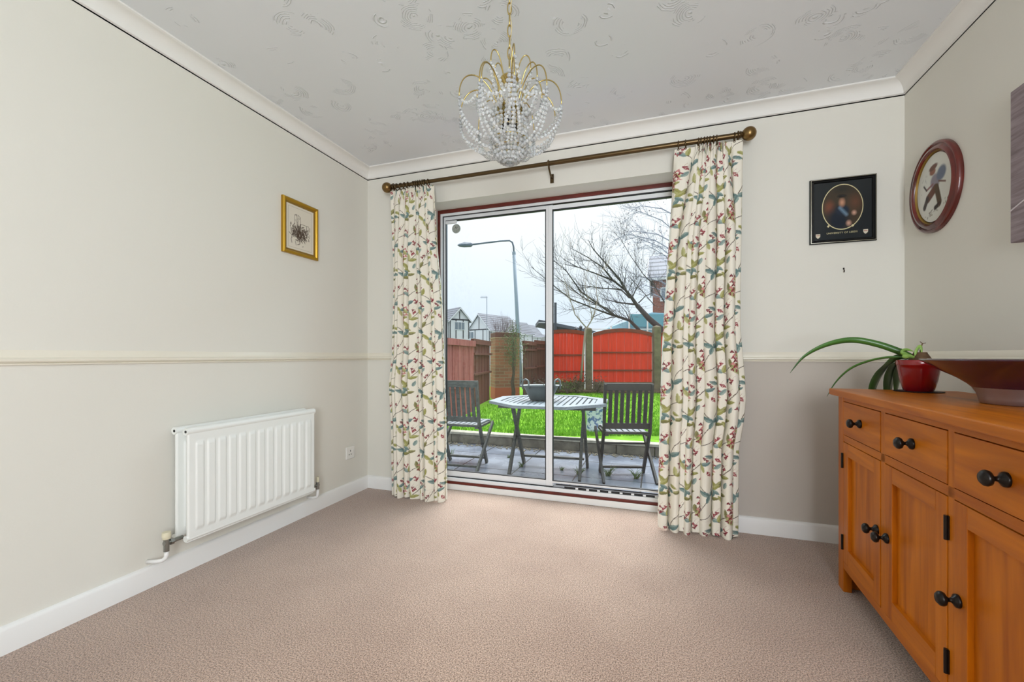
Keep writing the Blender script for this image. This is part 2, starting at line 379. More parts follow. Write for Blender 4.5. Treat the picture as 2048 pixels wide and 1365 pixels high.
Ry = Matrix.Rotation(PI/2, 3, 'Y')
for x in (.125, .163, .228, .243, .258, .273, .288, .304, .322, .408, -1.718, -1.685, -1.655, -1.628, -1.582, -1.565, -1.549, -1.533, -1.512, -1.496, -1.470):
    b = MB(); b.torus((x, 0, -.006), .0215, .0032, 24, 8, Matrix.Rotation(random.uniform(-.18, .18), 3, 'Z') @ Ry)
    b.torus((x, 0, -.031), .005, .0014, 12, 6, Rx); b.build('ring', M_bronze, pole, smooth=True)

# ------------------------------------------------------------------ floral curtains
def floral_tile(TW=.42, TH=.405, res=.0015):
    C = int(TW/res); R = int(TH/res)
    u, v = np.meshgrid((np.arange(C)+.5)*res, (np.arange(R)+.5)*res)
    base = np.array(lin(247, 241, 226)); img = np.ones((R, C, 3))*base
    wv = .985+.015*np.sin(u*2*PI/.003)[..., None]; img = img*wv
    def wrap(du, dv): return (du+TW/2) % TW-TW/2, (dv+TH/2) % TH-TH/2
    def put(mask, col, a=1.0):
        m_ = (np.clip(mask, 0, 1)*a)[..., None]; img[:] = img*(1-m_)+np.array(lin(*col))*m_
    def leaf(x, y, ang, L, wd, col, col2):
        du, dv = wrap(u-x, v-y); ca, sa = math.cos(ang), math.sin(ang)
        p = (du*ca+dv*sa)/L; q = (-du*sa+dv*ca)
        prof = 1.0*wd*np.sqrt(np.clip(p, 0, 1))*np.clip(1-p, 0, 1)**.75*1.9
        ins = (p > 0) & (p < 1)
        put(ins*np.clip((prof-np.abs(q))/.0012, 0, 1), col)
        put(ins*np.clip((prof-np.abs(q))/.0012, 0, 1)*(q > 0), col2, .55)
        put(ins*np.clip((.0011-np.abs(q))/.0008, 0, 1)*(p < .9), tuple(int(c*.72) for c in col), .7)
    def stem(p0, p1, p2, w, col):
        d = np.full(u.shape, 9.0)
        for i in range(40):
            t_ = i/39; x = (1-t_)**2*p0[0]+2*t_*(1-t_)*p1[0]+t_*t_*p2[0]; y = (1-t_)**2*p0[1]+2*t_*(1-t_)*p1[1]+t_*t_*p2[1]
            du, dv = wrap(u-x, v-y); d = np.minimum(d, du*du+dv*dv)
        put(np.clip((w-np.sqrt(d))/.001, 0, 1), col)
    def berry(x, y, r, ang, col):
        r *= 1.25
        du, dv = wrap(u-x, v-y); ca, sa = math.cos(ang), math.sin(ang)
        p = du*ca+dv*sa; q = -du*sa+dv*ca          # little bell / triangle shape
        w_ = (p+r)*.62; put(((p > -r) & (p < r))*np.clip((w_-np.abs(q))/.001, 0, 1), col)
        put(np.clip((r*.35-np.hypot(p-r*.55, q))/.001, 0, 1), (238, 196, 178), .6)
    G1, G2 = (164, 162, 96), (196, 194, 140); T1, T2 = (112, 138, 136), (160, 178, 170); O1, O2 = (134, 130, 86), (168, 164, 118)
    B1, B2, PK = (118, 30, 48), (148, 52, 68), (206, 134, 132); ST = (96, 80, 64)
    for ox, oy, fl in ((0, 0, 1), (TW/2, TH/2, 1)):
        def X(x): return ox+x*fl
        stem((X(.02), oy+.01), (X(.07), oy+.10), (X(.10), oy+.17), .0024, ST)
        stem((X(.10), oy+.17), (X(.115), oy+.24), (X(.17), oy+.27), .0024, ST)
        stem((X(.10), oy+.17), (X(.06), oy+.22), (X(.03), oy+.23), .0024, ST)
        stem((X(.17), oy+.27), (X(.20), oy+.32), (X(.19), oy+.36), .0024, ST)
        stem((X(.13), oy+.07), (X(.17), oy+.10), (X(.20), oy+.15), .0024, ST)
        stem((X(.02), oy+.01), (X(.08), oy+.05), (X(.13), oy+.07), .0024, ST)
        for (x, y, a, L, w, c, c2) in ((.10, .17, .5, .060, .0165, T1, T2), (.10, .17, 2.7, .055, .0155, T1, T2), (.10, .17, -1.9, .042, .013, T1, (176, 196, 186)),
                (.13, .07, .2, .052, .014, G1, G2), (.13, .07, 1.6, .05, .014, G2, G1), (.02, .01, 2.2, .055, .015, G1, G2), (.02, .01, 1.0, .05, .0145, O1, G2),
                (.17, .27, .3, .055, .015, G1, G2), (.17, .27, -.9, .05, .0135, G2, O2), (.17, .27, 1.7, .045, .012, O1, O2),
                (.03, .23, 2.6, .05, .014, T2, T1), (.03, .23, 1.3, .048, .0135, G1, G2), (.20, .15, 1.0, .05, .014, T1, T2), (.20, .15, .1, .046, .013, O1, G1),
                (.21, .20, .7, .045, .013, G1, G2), (.21, .20, -.6, .042, .012, T1, T2), (.015, .11, 2.4, .045, .012, G2, G1), (.015, .11, .9, .042, .012, T2, T1), (.12, .375, .2, .045, .013, O1, G2), (.12, .375, 2.8, .045, .013, T1, T2), (.10, .01, -.4, .042, .012, G1, G2), (.155, .015, 1.2, .040, .012, T2, T1),
                (.06, .335, .4, .05, .013, T1, T2), (.06, .335, 2.3, .05, .014, G1, G2), (.06, .335, -1.2, .042, .012, G2, G1)):
            leaf(X(x), oy+y, a, L, w, c, c2)
        k = 0
        for row in range(7):                      # hanging bunch
            for j in range(3-(row > 3)):
                x = .195+(j-1+.5*(row % 2))*.016+.003*math.sin(row*7+j); y = .372-row*.016-.004*(j == 1)
                x += .0; berry(X(x), oy+y-.02, .0068, -PI/2+.5*math.sin(row*3+j*2), (B1, PK, B2)[(row+j*2) % 3]); k += 1
        for (x, y) in ((.145, .135), (.160, .125), (.150, .115), (.0, .28), (.012, .268), (.022, .28), (.09, .30), (.10, .288), (.055, .095), (.045, .082), (.075, .375), (.085, .365), (.02, .165), (.032, .158), (.16, .205), (.172, .195), (.165, .185), (.215, .05), (.202, .04), (.19, .05)):
            berry(X(x), oy+y, .0068, -PI/2+math.sin(x*99), (B1, B2)[int(x*999) % 2]); stem((X(x), oy+y+.004), (X(x)+.003, oy+y+.014), (X(x)+.012, oy+y+.024), .0009, (176, 120, 104))
    return img, TW, TH, res
TILE = floral_tile()
M_fab = attr_mat('floral_cotton', .9, .10, back=(238, 232, 216))
def curtain(name, label, xL, xR, zt, folds, seed, topx):
    """xL(z), xR(z) edges; folds: number of lower folds; topx: list of (s, x at heading) control for gathering"""
    rg = random.Random(seed); DZ = .0028; SW = 1.02 if name else 1
    zs = np.linspace(.006, zt, int(zt/DZ)); NS = 400
    s = np.linspace(0, 1, NS); Sg, Zg = np.meshgrid(s, zs)
    XLz = np.interp(zs, *xL)[:, None]; XRz = np.interp(zs, *xR)[:, None]; Wd = XRz-XLz
    gt = np.interp(s, [a for a, _ in topx], [c for _, c in topx])[None, :]       # 0..1 across at heading
    top = np.clip((Zg-1.55)/.60, 0, 1); top = top*top*(3-2*top)
    low = s+.012*np.sin(2*PI*s*3+seed)+.008*np.sin(2*PI*s*5+2*seed); low = (low-low[0])/(low[-1]-low[0])
    g = low[None, :]*(1-top)+gt*top
    ph = 2*PI*folds*(s+.03*np.sin(2*PI*s*1.5+seed)+.012*np.sin(2*PI*s*4+seed*2))[None, :]
    ph = ph+.35*np.sin(Zg*2.1+seed)*(np.sin(PI*s)[None, :])
    edge = np.clip(np.minimum(s, 1-s)/.05, 0, 1)[None, :]
    A = (.036+.010*np.sin(2*PI*s*2.3+seed)[None, :])*(1-.35*top)+.012*(1-Zg/zt)
    wave = 1.0-1.9*np.abs(np.sin(ph/2))**.75+.18*np.sin(ph*1.5+seed)
    dense = np.interp(s, [a for a, _ in topx], np.gradient(np.array([c for _, c in topx]), np.array([a for a, _ in topx])))[None, :]
    pin = np.clip((Zg-(zt-.12))/.10, 0, 1)
    A2 = A*(1-pin)+np.where(dense < .9, .013, .003)*pin
    y = PY+.004 + A2*wave*(.35+.65*edge)
    x = XLz+Wd*g+(-.0085*(1-pin)*np.sin(ph)*edge)
    # heading pinches: extra tight folds
    y = y+pin*np.where(dense < .9, .008*np.sin(ph*2.0), 0)
    y = y - .02*(1-Zg/zt)*0
    # cloth length coordinate from a reference row
    k = len(zs)//2; dl = np.hypot(np.diff(x[k]), np.diff(y[k])); U = np.concatenate([[0], np.cumsum(dl)])
    img, TW, TH, res = TILE; R, C = img.shape[:2]
    uu = ((U[None, :]*.80+seed*.13) % TW)/res; vv = ((Zg+.05*seed) % TH)/res
    rgb = img[np.clip(vv.astype(int), 0, R-1), np.clip(np.broadcast_to(uu, Zg.shape).astype(int), 0, C-1)]
    hem = ((Zg < .085) & (Zg > .082))[..., None]; rgb = np.where(hem, rgb*.9, rgb)
    z = Zg+.006*np.sin(ph*.5)*(1-Zg/zt)
    o = grid_obj(name, x, y, z, rgb, M_fab)
    sl = o.modifiers.new('thickness', 'SOLIDIFY'); sl.thickness = .0016; sl.offset = 1
    return o
cr = curtain('curtain', 'floral curtain hanging right of the glass doors, next to the grey wall', ([0, .02, .5, 1.02, 1.42, 1.93, 2.2], [.016, .016, .024, .038, .062, .094, .107]),
             ([0, .48, .62, .75, .9, 1.12, 1.3, 2.2], [.426, .430, .452, .464, .456, .437, .436, .450]), 2.152, 9, 3,
             [(0, 0), (.14, .28), (.2, .33), (.26, .38), (.82, .72), (.88, .76), (1, 1)])
tag(cr, 'floral curtain hanging right of the glass doors, beside the greyer lower wall', 'curtain')
cl = curtain('curtain', '', ([0, .5, .67, .8, 1.0, 1.56, 2.2], [-1.758, -1.765, -1.778, -1.782, -1.758, -1.744, -1.778]),
             ([0, .6, 1.3, 1.7, 2.2], [-1.332, -1.338, -1.364, -1.40, -1.43]), 2.150, 8, 5,
             [(0, 0), (.16, .30), (.22, .35), (.80, .80), (.86, .84), (1, 1)])
tag(cl, 'floral curtain hanging left of the glass doors, near the wall socket corner', 'curtain')
for o in (cr, cl):
    pass

# ------------------------------------------------------------------ radiator
rad = thing('radiator', 'white double panel radiator fixed low on the left wall', 'radiator', (0, 0, 0))
def rad_panel(x, y0, y1, z0, z1, name):
    ny, nz = 300, 90; ys = np.linspace(0, 1, ny); zs_ = np.linspace(0, 1, nz); Yg, Zg = np.meshgrid(ys, zs_)
    L = y1-y0; H = z1-z0; yy = Yg*L; zz = Zg*H
    pitch = (L-.05)/13; t_ = ((yy-.025) % pitch)/pitch
    rib = np.clip(np.minimum(t_, 1-t_)/.16-.55, 0, 1); rib = rib*rib*(3-2*rib)
    inside = np.clip((yy-.03)/.006, 0, 1)*np.clip((L-.03-yy)/.006, 0, 1)
    zfade = np.clip((zz-.045)/.016, 0, 1)*np.clip((H-.062-zz)/.016, 0, 1)
    h = .0055*rib*inside*zfade+.004*np.clip((zz-.014)/.003, 0, 1)*np.clip((H-zz)/.012, 0, 1)
    ed = np.clip(np.minimum(yy, L-yy)/.006, 0, 1)*np.clip((H-zz)/.012, 0, 1)
    h = h-.010*(1-np.sqrt(ed))
    o = grid_obj(name, x+h, y0+yy, z0+zz, None, M_rad, rad)
    sl = o.modifiers.new('t', 'SOLIDIFY'); sl.thickness = .012; sl.offset = -1
    # header tubes
    return o
rad_panel(-1.934, 1.292, 2.020, .165, .668, 'front_panel')
rad_panel(-2.006, 1.292, 2.020, .165, .668, 'back_panel')
for x in (-1.943, -2.015):
    for z, q in ((.652, .0165), (.182, .0135)): b = MB(); b.cyl((x, 1.290, z), (x, 2.022, z), q, n=18); b.build('water_channel', M_rad, rad, autos=40)
for x in (-1.940, -2.012):
    b = MB(); b.cyl((x, 1.2885, .652), (x, 1.2905, .652), .006, n=12); b.build('bleed_plug', M_black, rad)
b = MB()
for k in range(24): b.bb((-2.000, 1.33+k*.028, .20), (-1.952, 1.332+k*.028, .64))
b.build('fins', M_rad, rad)
for y in (1.45, 1.84): b = MB(); b.bb((-2.0395, y, .3), (-2.018, y+.04, .6)); b.build('wall_bracket', M_rad, rad)
v = MB(); v.cyl((-1.975, 1.300, .185), (-1.975, 1.225, .185), .009); v.cyl((-1.975, 1.235, .150), (-1.975, 1.235, .205), .0105); v.cyl((-1.975, 1.262, .185), (-1.975, 1.248, .185), .014, n=6); v.build('valve_body', M_chrome, rad, autos=40)
v = MB(); v.cyl((-1.975, 1.235, .203), (-1.975, 1.235, .214), .014, .0165); v.cyl((-1.975, 1.235, .214), (-1.975, 1.235, .232), .0165, .0155); v.build('valve_cap', M_cap, rad, autos=40)
v = MB(); v.tube([(-1.975, 1.235, .152), (-1.975, 1.235, .132), (-1.977, 1.233, .122), (-1.984, 1.225, .114), (-2.0, 1.215, .112), (-2.038, 1.20, .112)], .0085, 12); v.build('pipe', M_white, rad, smooth=True)
v = MB(); v.cyl((-1.975, 2.015, .185), (-1.975, 2.097, .185), .008); v.cyl((-1.975, 2.088, .160), (-1.975, 2.088, .205), .010); v.build('lockshield_valve', M_chrome, rad, autos=40)
v = MB(); v.cyl((-1.975, 2.088, .203), (-1.975, 2.088, .236), .009, .008); v.build('lockshield_cap', M_cap, rad, autos=40)
v = MB(); v.tube([(-1.975, 2.088, .162), (-1.975, 2.088, .125), (-1.98, 2.086, .112), (-2.0, 2.078, .108), (-2.038, 2.072, .108)], .0085, 12); v.build('pipe', M_white, rad, smooth=True)

# socket
sk = thing('wall_socket', 'white single plug socket low on the left wall near the corner', 'socket', (XL+.0005, 2.455, .302))
b = MB(); b.bb((0, -.043, -.043), (.009, .043, .043)); b.build('faceplate', M_plast, sk, bevel=.004)
b = MB(); b.bb((.0088, .018, -.006), (.0125, .032, .016)); b.build('switch', M_plast, sk, bevel=.001)
b = MB()
b.bb((.009, -.006, .008), (.0097, -.001, .020)); b.bb((.009, -.020, -.014), (.0097, -.012, -.009)); b.bb((.009, .002, -.014), (.0097, .010, -.009)); b.build('pin_holes', M_black, sk)

# ------------------------------------------------------------------ framed pictures
def shade_panel(name, f, w, h, nu, nv, fn, m, parent):
    uu, vv = np.meshgrid(np.linspace(0, 1, nu), np.linspace(0, 1, nv)); rgb = fn(uu, vv)
    P0 = f(0, 0); PU = f(1, 0); PV = f(0, 1)
    P0, PU, PV = (np.array(q) for q in (P0, PU, PV))
    XYZ = P0+(PU-P0)*uu[..., None]+(PV-P0)*vv[..., None]
    return grid_obj(name, XYZ[..., 0], XYZ[..., 1], XYZ[..., 2], rgb, m, parent, smooth=False)
M_print = attr_mat('printed_paper', .55)
def blend(img, m_, col): return img*(1-m_[..., None])+np.array(lin(*col))*m_[..., None]
def ell(u, v, cx, cy, rx, ry, a=0, soft=.15):
    ca, sa = math.cos(a), math.sin(a); du, dv = u-cx, v-cy
    d = np.hypot((du*ca+dv*sa)/rx, (-du*sa+dv*ca)/ry); return np.clip((1-d)/soft, 0, 1)
def seg(u, v, x0, y0, x1, y1, w, soft=.004):
    dx, dy = x1-x0, y1-y0; t_ = np.clip(((u-x0)*dx+(v-y0)*dy)/(dx*dx+dy*dy), 0, 1)
    return np.clip((w-np.hypot(u-x0-t_*dx, v-y0-t_*dy))/soft, 0, 1)
# gold frame on the left wall
gf = thing('framed_sketch', 'small gilt-framed ink sketch on the left wall', 'picture', (XL, 2.012, 1.750))
W2, H2 = .134, .163
def mould(w, h, prof, name, m, parent, ax):
    """mitred frame moulding; prof (inset, out); ax(u, v, out) -> 3D"""
    vs = []; N = len(prof)
    for sx_, sy_ in ((-1, -1), (1, -1), (1, 1), (-1, 1)):
        for i_, o_ in prof: vs.append(ax(sx_*(w-i_), sy_*(h-i_), o_))
    fs = [(c*N+i, c*N+(i+1) % N, ((c+1) % 4)*N+(i+1) % N, ((c+1) % 4)*N+i) for c in range(4) for i in range(N)]
    b = MB(); b.add(vs, fs); return b.build(name, m, parent, autos=35)
axL = lambda u, v, o: (o, u, v)
mould(W2, H2, [(0, .0005), (0, .016), (.006, .021), (.014, .020), (.020, .012), (.020, .0005)], 'frame', M_gold, gf, axL)
mould(W2-.018, H2-.018, [(0, .002), (0, .011), (.012, .008), (.013, .002)], 'inner_slip', M_golddark, gf, axL)
def sketch(u, v):
    img = np.ones(u.shape+(3,))*np.array(lin(222, 214, 198)); rg = random.Random(3)
    bd = ((np.abs(u-.5) > .43) | (np.abs(v-.5) > .45)); ln = ((np.abs(np.abs(u-.5)-.42) < .004) & (np.abs(v-.5) < .44)) | ((np.abs(np.abs(v-.5)-.44) < .003) & (np.abs(u-.5) < .42))
    img = blend(img, ln*.5, (120, 100, 80)); ink = (74, 58, 46)
    for (x0, y0, x1, y1) in ((.30, .5, .30, .78), (.38, .5, .38, .80), (.42, .5, .42, .80), (.50, .5, .50, .76), (.30, .78, .38, .80), (.42, .80, .50, .76), (.50, .62, .80, .62), (.80, .62, .80, .45), (.22, .52, .30, .60)): img = blend(img, seg(u, v, x0, y0, x1, y1, .008)*.8, ink)
    for i in range(260):
        x = rg.gauss(.48, .15); y = rg.gauss(.36, .10); x = min(.85, max(.16, x)); y = min(.55, max(.12, y))
        a = rg.choice((1.4, 1.6, 1.9, .3, 2.6)); L = rg.uniform(.02, .09); img = blend(img, seg(u, v, x, y, x+L*math.cos(a), y+L*math.sin(a), .013, .006)*rg.uniform(.5, .95), ink)
    for i in range(30):
        x = rg.uniform(.3, .5); y = rg.uniform(.5, .78); img = blend(img, seg(u, v, x, y, x, y+.03, .007)*.5, ink)
    return img
shade_panel('print', lambda a, c: (.006, (-1+2*a)*(W2-.028), (-1+2*c)*(H2-.028)), 0, 0, 110, 140, sketch, M_print, gf)
b = MB(); b.bb((.001, -W2+.01, -H2+.01), (.005, W2-.01, H2-.01)); b.build('backing_board', M_golddark, gf)

# black square frame on the back wall
bf = thing('framed_portrait', 'square black-framed graduation portrait with gold circle on the wall', 'picture', (.927, YB, 1.747))
WB, HB = .146, .171
axB = lambda u, v, o: (u, -o, v)
mould(WB, HB, [(0, .0005), (0, .012), (.003, .016), (.007, .017), (.010, .013), (.016, .016), (.020, .009), (.020, .0005)], 'frame', M_black, bf, axB)
mould(WB-.0035, HB-.0035, [(0, .015), (.0005, .0178), (.0020, .0180), (.0025, .015)], 'silver_bead', mat('thin_silver_line', (205, 198, 176), .3, metal=.7), bf, axB)
def portrait(u, v):
    img = np.ones(u.shape+(3,))*np.array(lin(28, 34, 38))
    c = ell(u, v, .5, .55, .345, .38, 0, .02)
    inner = np.ones(u.shape+(3,))*np.array(lin(62, 52, 40))
    inner = blend(inner, ell(u, v, .28, .56, .12, .16, 0, .9)*.8, (128, 72, 50)); inner = blend(inner, ell(u, v, .72, .62, .16, .18, 0, .9)*.7, (104, 66, 48)); inner = blend(inner, ell(u, v, .5, .86, .25, .12, 0, .9)*.8, (36, 38, 34))
    inner = blend(inner, ell(u, v, .43, .33, .25, .30, .2, .6), (20, 30, 44)); inner = blend(inner, ell(u, v, .50, .50, .14, .10, 0, .4), (24, 36, 54))
    inner = blend(inner, ell(u, v, .495, .63, .07, .10, 0, .9), (196, 144, 116)); inner = blend(inner, ell(u, v, .49, .74, .10, .035, 0, .5), (30, 26, 26))
    inner = blend(inner, seg(u, v, .46, .54, .57, .42, .045, .05)*.7, (128, 158, 182)); inner = blend(inner, ell(u, v, .70, .44, .055, .055, 0, .95), (206, 160, 138)); inner = blend(inner, ell(u, v, .61, .27, .06, .065, 0, .95), (206, 160, 140))
    return blend(inner, 1-c, (28, 34, 38))
shade_panel('print', lambda a, c: ((-1+2*a)*(WB-.018), -.0075, (-1+2*c)*(HB-.018)), 0, 0, 120, 140, portrait, attr_mat('glossy_photo_print', .22, spec=.5), bf)
M_gl = mat('pale_gold_line', (214, 204, 160), .35, metal=.5)
b = MB(); vs = []
for i in range(64):
    a = 2*PI*i/64
    a2 = 2*PI*(i+1)/64; cx, cz = 0, .0165; rx, rz = .0885, .117
    for r1, A_ in ((1, 0),):
        q = [(cx+rx*math.cos(t)*k, -.0085, cz+rz*math.sin(t)*k) for t, k in ((a, .98), (a2, .98), (a2, 1.02), (a, 1.02))]
        b.add(q, [(0, 1, 2, 3)])
b.build('gold_circle', M_gl, bf)
M_sh = mat('pale_crest', (216, 206, 184), .5); M_shr = mat('crest_red_band', (150, 60, 48), .5)
for cx, cz in ((-.108, -.128), (.100, -.120)):
    b = MB(); b.prism([(-.010, .010), (.010, .010), (.010, -.002), (.006, -.009), (0, -.013), (-.006, -.009), (-.010, -.002)], lambda u, v, w: (cx+u, -.0080-.0008*w, cz+v)); o = b.build('crest', M_sh, bf)
    b = MB(); b.bb((cx-.008, -.0093, cz+.001), (cx+.008, -.0089, cz+.004)); b.build('crest_band', M_shr, o)
for cx, cz in ((-.062, -.080), (.045, -.085)):
    b = MB(); b.prism([(-.006, 0), (0, .007), (.006, 0), (0, -.007)], lambda u, v, w: (cx+u, -.0080-.0008*w, cz+v)); b.build('corner_ornament', M_gl, bf)
tcu = bpy.data.curves.new('t', 'FONT'); tcu.body = 'UNIVERSITY OF LEEDS'; tcu.size = .0125; tcu.align_x = 'CENTER'; tcu.extrude = .0002; tcu.space_character = 1.1
to = bpy.data.objects.new('t', tcu); COL.objects.link(to); bpy.context.view_layer.update()
tm = bpy.data.meshes.new_from_object(to); bpy.data.objects.remove(to); tm.materials.append(M_gl)
o = bpy.data.objects.new('lettering', tm); COL.objects.link(o); o.parent = bf; o.location = (-.002, -.0084, -.122); o.rotation_euler = (PI/2, 0, 0)
b = MB(); b.tube([(.935, YB, 1.437), (.935, YB-.008, 1.435), (.935, YB-.012, 1.428), (.935, YB-.008, 1.421)], .0022, 6); b.sphere((.935, YB-.003, 1.442), .004, 8, 6)
tag(b.build('picture_hook', M_dark, smooth=True), 'tiny dark picture hook left bare under the black framed portrait', 'hook')

# oval frame on the right wall
of = thing('oval_picture', 'oval dark red wooden framed print on the right wall near the corner', 'picture', (XR, 2.395, 1.738))
def oval(name, prof, m, a_, b_, par=of):
    bb_ = MB(); n_ = 72; vs = []
    for i_, o_ in prof:
        for k in range(n_):
            t_ = 2*PI*k/n_; vs.append((-o_, (a_-i_)*math.cos(t_), (b_-i_)*math.sin(t_)))
    N = len(prof); bb_.add(vs, [(i*n_+k, i*n_+(k+1) % n_, ((i+1) % N)*n_+(k+1) % n_, ((i+1) % N)*n_+k) for i in range(N) for k in range(n_)])
    return bb_.build(name, m, par, autos=50)
oval('frame', [(0, .0005), (0, .014), (.004, .020), (.010, .021), (.015, .016), (.020, .018), (.026, .024), (.034, .025), (.040, .018), (.040, .0005)], M_mahog, .178, .200)
oval('gilt_slip', [(0, .004), (0, .015), (.002, .015), (.005, .010), (.006, .004)], M_golddark, .1385, .1605)
def figure(u, v):
    img = np.ones(u.shape+(3,))*np.array(lin(222, 222, 212)); rg = random.Random(5)
    img = blend(img, ell(u, v, .5, .5, .5, .5, 0, .9)*.3, (228, 230, 224))
    br, bl, dk = (104, 62, 44), (112, 122, 140), (52, 38, 34)
    img = blend(img, ell(u, v, .52, .58, .15, .14, -.3, .3), (146, 140, 150)); img = blend(img, ell(u, v, .69, .66, .15, .12, .3, .3), bl)
    img = blend(img, ell(u, v, .45, .75, .10, .06, 0, .3), (146, 96, 74)); img = blend(img, ell(u, v, .47, .81, .14, .05, .1, .3), br)
    img = blend(img, seg(u, v, .52, .48, .32, .38, .075, .02), br); img = blend(img, seg(u, v, .30, .38, .22, .27, .055, .02), dk)
    img = blend(img, seg(u, v, .56, .48, .64, .25, .07, .02), (88, 70, 50)); img = blend(img, seg(u, v, .64, .22, .52, .19, .045, .02), dk)
    img = blend(img, seg(u, v, .46, .56, .28, .52, .022, .01), (140, 96, 96)); img = blend(img, seg(u, v, .28, .52, .20, .60, .02, .01), dk)
    img = blend(img, seg(u, v, .62, .56, .80, .50, .018, .01), (120, 90, 80))
    for i in range(36):
        x = rg.uniform(.15, .9); y = .10+.22*max(0, x-.3)+rg.uniform(-.03, .05); img = blend(img, ell(u, v, x, y, rg.uniform(.01, .03), .012, rg.random(), .5)*.8, rg.choice((br, dk, (120, 116, 84))))
    for i in range(12):
        x = rg.uniform(.12, .32); y = rg.uniform(.45, .75); img = blend(img, ell(u, v, x, y, .02, .012, rg.random(), .5)*.35, (130, 130, 120))
    return img
A_, B_ = .128, .150; rr = np.linspace(0, 1, 80); th = np.linspace(0, 2*PI, 161); Rr, Tt = np.meshgrid(rr, th)
yy_, zz_ = A_*Rr*np.cos(Tt), B_*Rr*np.sin(Tt)
grid_obj('print', np.full(yy_.shape, -.009), yy_, zz_, figure(.5-yy_/(2.0*A_)*1.0, .5+zz_/(2.0*B_)), attr_mat('glossy_oval_print', .3, spec=.5), of, smooth=False)
b = MB(); b.prism([(.135*math.cos(2*PI*i/40), .157*math.sin(2*PI*i/40)) for i in range(40)], lambda u, v, w: (-.0045+.004*w, u, v)); b.build('backing_board', M_mahog, of)
# canvas on the right wall
cv = thing('canvas_print', 'grey-purple canvas print at the right edge of the right wall', 'picture', (XR, 1.60, 1.631))
M_cv = mat('greyed_purple_canvas', (118, 104, 108), .8, rgb2=(160, 146, 150), nscale=6, bump=.2, stretch=(1, 1.2, 14))
b = MB(); b.bb((-.035, -.33, -.2592), (-.0005, .325, .2592)); b.build('canvas', M_cv, cv, bevel=.002)
b = MB(); b.tube([(-.036, .325-.012*i, -.150+.020*math.sin(i*.11)*1.2+i*.0015) for i in range(50)], .0022, 6); b.build('white_brush_line', mat('chalk_white_paint', (214, 206, 208), .6), cv)

# ------------------------------------------------------------------ sideboard
SBZ = .8425
sb = thing('sideboard', 'honey-coloured wooden sideboard with drawers and doors along the right wall', 'sideboard', (.747, 2.171, 0), -math.radians(3))
# local: x into the wall, y from the far end (0) towards the camera (negative)
LEN, DEP = 1.245, .385
def sbx(b, u0, u1, x0, x1, z0, z1): b.bb((x0, -u0, z0), (x1, -u1, z1)); return b
b = MB(); sbx(b, -.030, LEN+.030, -.026, DEP+.02, .8160, SBZ); b.build('top_board', M_oaky, sb, bevel=.004)
for u0, u1 in ((0, .0600), (LEN-.060, LEN)): b = MB(); sbx(b, u0, u1, 0, .03, 0, .8158); b.build('front_stile', M_oakz, sb, bevel=.002)
for za, zb in ((.796, .8158), (.6285, .655)): b = MB(); sbx(b, .060, LEN-.060, .001, .028, za, zb); b.build('front_rail', M_oaky, sb)
b = MB(); sbx(b, .060, LEN-.060, .001, .028, .098, .128)
b.build('bottom_rail', M_oaky, sb)
for u0, u1 in ((.412, .443), (.799, .825)): b = MB(); sbx(b, u0, u1, .001, .028, .128, .796); b.build('divider', M_oakz, sb)
for u0 in (0, LEN-.022): b = MB(); sbx(b, u0, u0+.022, .03, DEP, .0, .8158); b.build('side_panel', M_oakz, sb)
b = MB(); sbx(b, .022, LEN-.022, DEP-.012, DEP, .06, .8158); b.build('back_panel', M_oakz, sb)
b = MB(); sbx(b, .022, LEN-.022, .03, DEP-.012, .10, .118); b.build('bottom_shelf', M_oaky, sb)
b = MB(); sbx(b, .022, LEN-.022, .026, .030, .118, .80); b.build('gap_shade_board', mat('gap_shade_brown', (60, 32, 16), .8), sb)  # dark sheet standing in for shade in the gaps round drawers and doors
def knob_mb(u, z):
    k = MB(); Mx = Matrix.Rotation(-PI/2, 3, 'Y')
    k.lathe([(.0001, 0), (.0160, 0), (.0165, .003), (.0155, .007), (.008, .012), (.0052, .016), (.0052, .020), (.008, .023), (.0155, .027), (.0175, .032), (.0165, .037), (.011, .042), (.0001, .0435)], (-.0005, -u, z), 28, M=Mx)
    return k
cols = ((.0625, .4095), (.4455, .7965), (.8275, 1.1825))
for i, (u0, u1) in enumerate(cols):
    b = MB(); sbx(b, u0, u1, -.001, .022, .6575, .7935); d = b.build('drawer', M_oaky, sb, bevel=.0015)
    knob_mb((u0+u1)/2+(.005), .727).build('knob', M_dark, d, autos=50)
    z0, z1 = .1305, .6260; st = .052; b = MB()
    sbx(b, u0+st-.003, u1-st+.003, .011, .018, z0+st-.003, z1-st+.003); o = b.build('door', M_oakz, sb)
    for ua in (u0, u1-st): b = MB(); sbx(b, ua, ua+st, -.001, .022, z0, z1); b.build('door_stile', M_oakz, o, bevel=.0015)
    for za, zb in ((z1-st, z1), (z0, z0+st+.01)): b = MB(); sbx(b, u0+st, u1-st, -.0008, .0215, za, zb); b.build('door_rail', M_oaky, o)
    ku = (u1-.022) if i == 0 else (u0+.018)
    knob_mb(ku, .385).build('knob', M_dark, o, autos=50)
    hu = u0-.004 if i == 0 else u1+.003
    for zh in (.548, .208):
        b = MB(); b.cyl((-.004, -hu, zh-.031), (-.004, -hu, zh+.031), .0045, n=12); sbx(b, hu-.006, hu+.006, -.0025, .002, zh-.03, zh+.03); b.build('hinge', M_dark, o, autos=50)

